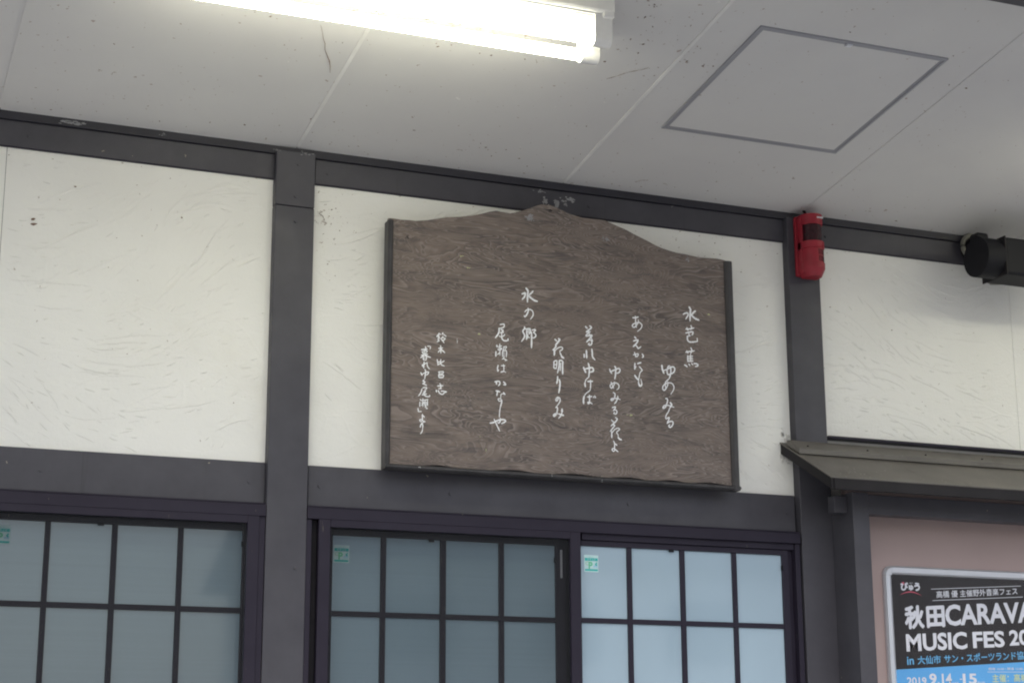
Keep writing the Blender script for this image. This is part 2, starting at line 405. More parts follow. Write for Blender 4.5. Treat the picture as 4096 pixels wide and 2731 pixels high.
def sash(W, cols, rows, Y, depth, glass, xl, xr, ztop, back=.014):
    fr = MB()
    fr.box(xl,cols[0][0]-.0003,Y,Y+depth,-2.26,ztop,.001); fr.box(cols[-1][1]+.0003,xr,Y,Y+depth,-2.26,ztop,.001)
    fr.box(cols[0][0],cols[-1][1],Y,Y+depth,rows[0],ztop,.001); fr.box(cols[0][0],cols[-1][1],Y,Y+depth,-2.26,rows[-1],.001)
    S_ = fr.build('sash_frame', M['frame'], W)
    for a,b in zip(cols,cols[1:]):
        MB().box(a[1]+.0004,b[0]-.0004,Y+.0006,Y+depth-.004,rows[-1]+.0004,rows[0]-.0004,.0008).build('vertical_glazing_bar', M['frame'], S_)
    for k in range(1,len(rows)-1,2):
        MB().box(cols[0][0]+.0004,cols[-1][1]-.0004,Y+.0014,Y+depth-.005,rows[k+1],rows[k],.0008).build('horizontal_glazing_bar', M['frame'], S_)
    for c in cols:
        for k in range(0,len(rows),2):
            MB().box(c[0]+.0002,c[1]-.0002,Y+.008,Y+.013,rows[k+1]+.0002,rows[k]-.0002).build('glass_pane', glass, S_)
def sticker(W, x, z, Y):
    """security film label: pale card, two teal bands, two interlocked letters and a small mark"""
    w, h = .0495, .0535
    c = MB().box(x,x+w,Y-.0012,Y-.0002,z-h,z).build('security_sticker', M['card'], W)
    b = MB(); b.box(x+.0025,x+w-.0025,Y-.0016,Y-.0013,z-.0185,z-.0095); b.box(x+.0025,x+w-.0025,Y-.0016,Y-.0013,z-h+.0035,z-h+.009)
    b.build('teal_band', M['teal'], c)
    text('セキュオ', x+.010, z-.0178, x+w-.010, z-.0178, .0075, Y-.0021, M['card'], c, 'sticker_lettering')
    text('CPマーク', x+.016, z-.0083, x+w-.018, z-.0083, .004, Y-.0019, M['teal'], c, 'sticker_lettering')
    text('P', x+.0150, z-.0440, x+.0290, z-.0440, .0225, Y-.0021, M['pgreen'], c, 'sticker_lettering', .035)
    text('C', x+.0040, z-.0330, x+.0150, z-.0330, .0125, Y-.0017, M['pgreen2'], c, 'sticker_lettering', .03)
    text('防犯', x+.0325, z-.0390, x+w-.0030, z-.0390, .0065, Y-.0018, M['cyan'], c, 'sticker_lettering')
    m = MB(); m.prism([(x+.0445,z-.0210),(x+.0445,z-.0265),(x+.0415,z-.0285),(x+.0445,z-.0290),(x+.0445,z-.0330),(x+.0395,z-.0328),(x+.0370,z-.0290),(x+.0385,z-.0265)], 'y', Y-.0020, Y-.0013)
    m.build('teal_mark', M['teal'], c)

def text(s, x0, z0, x1, z1, h, Y, material, parent, name, off=0.0, bold=0.0):
    """letters of the built-in typeface, fitted between two baseline points, cap height h, standing on a plane y = Y"""
    cu = bpy.data.curves.new('t','FONT'); cu.body = s; cu.size = 1; cu.offset = off; cu.resolution_u = 3
    ob = bpy.data.objects.new('t', cu); COL.objects.link(ob)
    dg = bpy.context.evaluated_depsgraph_get(); me = bpy.data.meshes.new_from_object(ob.evaluated_get(dg))
    bpy.data.objects.remove(ob)
    xs = [v.co.x for v in me.vertices]; ys = [v.co.y for v in me.vertices]
    if not xs: return None
    a,b,c,d = min(xs),max(xs),min(ys),max(ys)
    o = wpos(parent) if parent else Vector((0,0,0))
    for v in me.vertices:
        t = (v.co.x-a)/(b-a); u = (v.co.y-c)/(d-c)
        v.co = Vector((x0+(x1-x0)*t, Y, z0+(z1-z0)*t+h*u+ZO)) - o
    if bold:                                  # heavier weight : the same letters printed again, a hair to each side
        b = bmesh.new(); b.from_mesh(me)
        for q,(ex,ez) in enumerate(((-1,0),(1,0),(0,1),(0,-1),(.7,.7),(-.7,-.7))):
            t = me.copy(); t.transform(Matrix.Translation((ex*bold, -.00003*(q+1), ez*bold))); b.from_mesh(t); bpy.data.meshes.remove(t)
        b.to_mesh(me); b.free()
    n = bpy.data.objects.new(name, me); me.name = name; COL.objects.link(n); n.parent = parent
    me.materials.clear(); me.materials.append(material)
    return n

# middle window, between the first and second post in view
W2, rows, ZTOP, ZBOT = window(.1245,1.8185,0,0,0,'wide sliding window under the wooden signboard, left half behind a screen, right half bright')
colsA = [(.2198,.3724),(.3891,.5642),(.5830,.7585),(.7753,.9502)]
colsB = [(1.0253,1.1872),(1.2041,1.3772),(1.3945,1.5688),(1.5856,1.7570)]
sash(W2, colsA, rows, .048, .030, M['glassA'], .198, .984, -.9480)
sash(W2, colsB, rows, .018, .026, M['glassB'], .9975, 1.7800, -.9480)
def screen(W, xa, xb, ztop):
    s = MB(); t=.036
    s.box(xa,xa+t,-.002,.016,-2.27,ztop,.001); s.box(xb-t+.001,xb,-.002,.016,-2.27,ztop,.001)
    s.box(xa+t+.0003,xb-t+.0007,-.002,.016,ztop-.0235,ztop,.001); s.box(xa+t+.0003,xb-t+.0007,-.002,.016,-2.27,-2.24,.001)
    s.build('screen_frame', M['frame'], W)
    MB().poly([(xa+t,.007,-2.24),(xb-t,.007,-2.24),(xb-t,.007,ztop-.0235),(xa+t,.007,ztop-.0235)]).build('insect_screen', M['screen'], W)
screen(W2, .1610, 1.0150, -.9255)
MB().box(.1410,.1600,.020,.10,-2.3,-.928).build('side_gap', M['recess'], W2)
MB().box(1.0255,1.7985,.010,.05,-.9475,-.9265,.001).build('track_rail', M['frame'], W2)
MB().box(1.7815,1.7995,.028,.10,-2.3,-.948).build('side_channel', M['frame'], W2)
MB().box(.9655,.9722,.0440,.0478,-1.0675,-.9786,.0008).build('latch_strip', M['alu'], W2)
for x,z,Y in ((.534,-.9690,.046),(1.3455,-.9690,.016)): MB().box(x-.009,x+.009,Y,Y+.004,z-.004,z+.004,.001).build('pane_clip', M['black'], W2)
for x,z,Y in ((.949,-1.0115,.046),(1.7560,-1.0083,.016)): MB().box(x-.004,x+.004,Y,Y+.004,z-.008,z+.008,.001).build('pane_clip', M['black'], W2)
sticker(W2, .2240, -.9940, .0560); sticker(W2, 1.0385, -.9935, .0260)
# left window, cut by the left edge of the picture
W1, *_ = window(-1.695,-.0015,0,0,0,'sliding window at the far left below plain plaster, panes behind an insect screen')
colsC = [(-.8080,-.6414+.0155),(-.6106,-.4380),(-.4219,-.2472),(-.2315,-.0564)]
colsD = [(-1.640,-1.470),(-1.4535,-1.279),(-1.2625,-1.086),(-1.0705,-.8950)]
sash(W1, colsC, rows, .048, .030, M['glassA'], -.840, -.0380, -.9480)
sash(W1, colsD, rows, .018, .026, M['glassB'], -1.6780, -.8600, -.9480)
screen(W1, -.8860, -.0195-.0005, -.9255)
sticker(W1, -.7690, -.9815, .0560)
for x,z in ((-.4713,-.9665),): MB().box(x-.009,x+.009,.046,.050,z-.004,z+.004,.001).build('pane_clip', M['black'], W1)
MB().box(-.0605,-.0525,.046,.050,-1.0135,-.9975,.001).build('pane_clip', M['black'], W1)

# ------------------------------------------------------------------ canopy ceiling
can = thing('canopy_ceiling', (0,-.7,ZC), 'off-white board ceiling of the canopy, dirty and speckled, rising away from the wall', 'ceiling')
J = [-2.7,-1.748,-.8325,.0660,.9760,1.8830,2.7930,3.705,4.615,5.6]
YF = -1.578
for a,b in zip(J,J[1:]):
    p = MB(); a2,b2 = a+.0015,b-.0015
    p.hexa([(a2,YF,cz(YF)),(b2,YF,cz(YF)),(b2,.14,cz(.14)),(a2,.14,cz(.14)),(a2,YF,cz(YF)+.012),(b2,YF,cz(YF)+.012),(b2,.14,cz(.14)+.012),(a2,.14,cz(.14)+.012)])
    p.build('ceiling_panel', M['ceil'], can)
for x in J[1:-1]:
    w = .0055
    MB().hexa([(x-w,YF,cz(YF)-.0022),(x+w,YF,cz(YF)-.0022),(x+w,.0,cz(0)-.0022),(x-w,.0,cz(0)-.0022),(x-w,YF,cz(YF)+.002),(x+w,YF,cz(YF)+.002),(x+w,.0,cz(0)+.002),(x-w,.0,cz(0)+.002)]).build('joint_strip', M['strip' if 0<x<1.5 else 'ceil'], can)
MB().box(-2.7,5.6,YF-.12,YF-.0,cz(YF)-.16,cz(YF)+.2,.003).build('edge_beam', M['beam'], can)
r = MB(); r.hexa([(-2.7,YF-.12,.62),(5.6,YF-.12,.62),(5.6,.4,.52),(-2.7,.4,.52),(-2.7,YF-.12,.66),(5.6,YF-.12,.66),(5.6,.4,.56),(-2.7,.4,.56)])
r.build('canopy_roof', M['roof'], can)
# access hatch
ht = thing('ceiling_hatch', (1.43,-.73,cz(-.73)), 'square access hatch with thin grey metal rim, in the ceiling right of the lamp', 'hatch')
def ring(X0,X1,Y0,Y1,w,d0,d1,name,m):
    for (a,b,c,d) in ((X0,X1,Y0,Y0+w),(X0,X1,Y1-w,Y1),(X0,X0+w,Y0+w+.0002,Y1-w-.0002),(X1-w,X1,Y0+w+.0002,Y1-w-.0002)):
        MB().hexa([(a,c,cz(c,d0)),(b,c,cz(c,d0)),(b,d,cz(d,d0)),(a,d,cz(d,d0)),(a,c,cz(c,d1)),(b,c,cz(c,d1)),(b,d,cz(d,d1)),(a,d,cz(d,d1))]).build(name, m, ht)
ring(1.117,1.7515,-1.052,-.430,.0085,.0050,-.003,'hatch_rim',M['hatch'])
ring(1.1270,1.7415,-1.042,-.440,.0070,.0035,-.003,'hatch_inner_rim',M['hatch'])
a,b,c,d = 1.1340+.0008,1.7345-.0008,-1.0350+.0008,-.4470-.0008
MB().hexa([(a,c,cz(c,.0025)),(b,c,cz(c,.0025)),(b,d,cz(d,.0025)),(a,d,cz(d,.0025)),(a,c,cz(c,-.003)),(b,c,cz(c,-.003)),(b,d,cz(d,-.003)),(a,d,cz(d,-.003))]).build('hatch_panel', M['ceil'], ht)
MB().box(1.405,1.425,-1.046,-1.030,cz(-1.04,.0095),cz(-1.04,.004),.001).build('hatch_latch', M['alu'], ht)

# ------------------------------------------------------------------ fluorescent lamp
lp = thing('fluorescent_lamp', (.03,-.985,cz(-.985)), 'lit twin-tube fluorescent lamp on a ribbed white batten fixed to the ceiling', 'lamp')
XL, XR = -.605, .657
def pcz(pts): return [(y, cz(y,d)) for y,d in pts]
# body profile: flat sides, two shallow reflector slopes meeting in a ridge between the tubes
prof = pcz([(-1.060,.0005),(-1.060,.040),(-1.056,.046),(-.990,.074),(-.985,.075),(-.980,.074),(-.914,.046),(-.910,.040),(-.910,.0005)])
MB().prism(prof,'x',XL,XR).build('batten_body', M['white'], lp)
for k in range(9):
    t = (k+.5)/9; y = -1.054+(.062)*t; d = .0468+.0270*t
    MB().hexa([(XL+.01,y-.0016,cz(y,d-.002)),(XR-.035,y-.0016,cz(y,d-.002)),(XR-.035,y+.0016,cz(y,d-.002)),(XL+.01,y+.0016,cz(y,d-.002)),
               (XL+.01,y-.0012,cz(y,d+.0040)),(XR-.035,y-.0012,cz(y,d+.0040)),(XR-.035,y+.0012,cz(y,d+.0040)),(XL+.01,y+.0012,cz(y,d+.0040))]).build('reflector_rib', M['white'], lp)
MB().box(XR-.034,XR+.001,-1.0585,-.9115,cz(-.985,.050),cz(-.985,.030),.004).build('end_cap', M['white'], lp)
MB().box(XL-.001,XL+.034,-1.0585,-.9115,cz(-.985,.050),cz(-.985,.030),.004).build('end_cap', M['white'], lp)
for y,dz in ((-1.030,.112),(-.950,.117)):
    z = cz(y,dz)
    MB().cyl(((XL+XR)/2,y,z), .0162, XR-XL-.09, 'x', 24).build('lamp_tube', M['tube'], lp, smooth=True)
    for x0,x1 in ((XR-.055,XR-.004),(XL+.004,XL+.055)):
        s = MB(); n=18; pr = [(y-.0205,cz(y,.045)),]
        for k in range(n+1):
            t = math.pi*k/n; pr.append((y-.0205*math.cos(t), z-.0215*math.sin(t)))
        pr.append((y+.0205,cz(y,.045)))
        s.prism(pr,'x',x0,x1); s.build('lamp_socket', M['white'], lp, smooth=True)

m = MB(); rnd = random.Random(21)
for k in range(90):
    x = XR-abs(rnd.gauss(0,.12))-.004; t = rnd.random(); y = -1.056+.064*t; d = .0515+.0270*t
    r = rnd.uniform(.0005,.0016)
    m.poly([(x+r*rnd.uniform(.5,2)*math.cos(q), y+r*rnd.uniform(.4,1.2)*math.sin(q), cz(y,d)) for q in [2*math.pi*w/6 for w in range(6)]])
m.build('dust_fleck', M['dust'], lp, kind='stuff')
tag(lp, group='lamps under the canopy')
# the next lamp of the row stands just beyond the right edge of the picture
l2 = lp.copy(); COL.objects.link(l2); l2.location.x += 3.05
l2['label'] = 'next twin-tube lamp of the row, above the black fixture beyond the right edge'
for c in list(lp.children):
    d = c.copy(); COL.objects.link(d); d.parent = l2

# ------------------------------------------------------------------ wooden signboard
sb = thing('wooden_signboard', (.95,-.02,M1), 'dark plywood signboard with wavy peaked top and white brush calligraphy, edged by black rails', 'signboard')
OUT = [(0.3713, 0.0227), (0.3915, 0.0217), (0.4225, 0.0234), (0.4423, 0.0235), (0.4819, 0.0304), (0.5218, 0.0412), (0.5476, 0.048), (0.5907, 0.0545), (0.6284, 0.0623), (0.6633, 0.073), (0.6926, 0.0837), (0.7146, 0.0894), (0.7367, 0.0881), (0.7633, 0.0864), (0.7811, 0.0913), (0.8168, 0.1054), (0.8559, 0.1231), (0.8724, 0.1295), (0.9011, 0.1309), (0.9191, 0.1273), (0.9463, 0.1189), (0.9644, 0.1117), (1.0193, 0.1012), (1.0826, 0.1024), (1.1011, 0.1022), (1.1288, 0.0931), (1.1535, 0.0857), (1.1752, 0.0794), (1.2062, 0.0667), (1.231, 0.0577), (1.2559, 0.0488), (1.284, 0.0371), (1.3091, 0.0296), (1.3375, 0.0239), (1.3628, 0.0198), (1.3947, 0.0183), (1.4202, 0.0157), (1.4458, 0.0129), (1.4846, 0.0147), (1.5171, 0.0158), (1.5365, 0.0143), (1.5495, 0.0121)]
BY = -.042
m = MB()
pts = [(x,z) for x,z in OUT]
poly = [(.352,-.768)]+[(.352,.022)]+pts+[(1.557,.010),(1.557,-.768)]
# slight waviness of the lower edge where the ply has lifted
m.prism(poly,'y',BY,BY+.012); m.build('plywood_panel', M['wood'], sb)
MB().box(.40,1.52,BY+.013,.0255,-.70,-.66).build('back_batten', M['beam'], sb); MB().box(.40,1.52,BY+.013,.0255,-.08,-.04).build('back_batten', M['beam'], sb)
def railprof(a,b,side): # bevelled rail section in (x,y)
    s = [(a,BY+.030),(a,BY-.006),(a+.006,BY-.016),(b-.006,BY-.016),(b,BY-.008),(b,BY+.030)]
    return s
rx = lambda X0,X1,Z0,Z1: None
def rail_v(a0,a1,b0,b1,z0,z1):
    """vertical rail, its two edges given at bottom (a0,b0) and top (a1,b1)"""
    m = MB(); P = []
    for z,a,b in ((z0,a0,b0),(z1,a1,b1)):
        P.append([m.bm.verts.new(q) for q in [(a,BY+.030,z),(a,BY-.006,z),(a+.007,BY-.015,z),(b-.007,BY-.015,z),(b,BY-.006,z),(b,BY+.030,z)]])
    n=6
    for k in range(n): m.bm.faces.new((P[0][k],P[0][(k+1)%n],P[1][(k+1)%n],P[1][k]))
    m.bm.faces.new(P[0]); m.bm.faces.new(P[1][::-1])
    return m
rail_v(.3480,.3495,.3640,.3662,-.7665,.0140).build('edge_rail', M['rail'], sb)
rail_v(1.5425,1.5400,1.5690,1.5690,-.7710,.0075).build('edge_rail', M['rail'], sb)
m = MB(); m.prism([(BY+.030,-.7695),(BY-.009,-.7695),(BY-.0165,-.7650),(BY-.0165,-.7610),(BY-.006,-.7545),(BY+.030,-.7545)],'x',.3485,1.5692)
m.build('edge_rail', M['rail'], sb)
# lifted, curling strip of veneer along the bottom edge
m = MB(); rnd = random.Random(3)
for x0,L in ((.70,.14),(.90,.16),(1.10,.13),(1.27,.10),(1.40,.12),(.47,.10)):
    N=10
    for k in range(N):
        a = x0+L*k/N; b = x0+L*(k+1)/N; h0 = .0035*math.sin(math.pi*k/N); h1=.0035*math.sin(math.pi*(k+1)/N)
        m.poly([(a,BY-.0008,-.7545),(b,BY-.0008,-.7545),(b,BY-.0008-h1*1.2,-.7535+h1),(a,BY-.0008-h0*1.2,-.7535+h0)])
m.build('lifted_veneer', M['mullion'], sb, kind='stuff')
# bird-dropping and paint flecks, knocks in the ply
for nm,x,z,w,h,mt in [('pale_chip', 0.5949, -0.0753, 0.017, 0.006, 'yellow'), ('pale_chip', 0.6187, -0.1115, 0.015, 0.005, 'yellow'), ('pale_chip', 0.6561, -0.3243, 0.01, 0.006, 'yellow'), ('scratch', 0.5824, -0.3544, 0.003, 0.022, 'paint'), ('pale_chip', 1.4769, -0.1809, 0.014, 0.008, 'yellow'), ('pale_chip', 0.6787, -0.6921, 0.003, 0.012, 'yellow'), ('dark_nick', 0.6081, -0.2906, 0.004, 0.016, 'mullion'), ('dark_nick', 0.4149, -0.0353, 0.009, 0.014, 'mullion'), ('dark_nick', 1.4983, -0.5262, 0.004, 0.008, 'mullion'), ('grey_scuff', 1.4039, 0.0007, 0.014, 0.02, 'pale'), ('grey_scuff', 1.1027, 0.0375, 0.026, 0.02, 'pale'), ('grey_crust', 0.8338, 0.0798, 0.034, 0.028, 'pale'), ('dark_nick', 0.9029, 0.1127, 0.02, 0.01, 'mullion'), ('white_drip', 0.8942, -0.7609, 0.002, 0.01, 'paint'), ('white_drip', 1.0664, -0.7699, 0.002, 0.012, 'paint'), ('white_drip', 0.4558, -0.7616, 0.008, 0.004, 'paint'), ('pale_chip', 1.1772, -0.5462, 0.02, 0.008, 'yellow'), ('dark_nick', 0.4859, -0.6081, 0.004, 0.004, 'mullion'), ('white_drip', 0.6587, -0.651, 0.002, 0.006, 'yellow'), ('white_drip', 0.8945, -0.7188, 0.0015, 0.008, 'yellow')]:
    smear(sb, nm, x, z, w*.8, h*.8, (-.0585 if z<-.74 else BY-.0002), mt, 12 if w*h<2e-4 else 22)
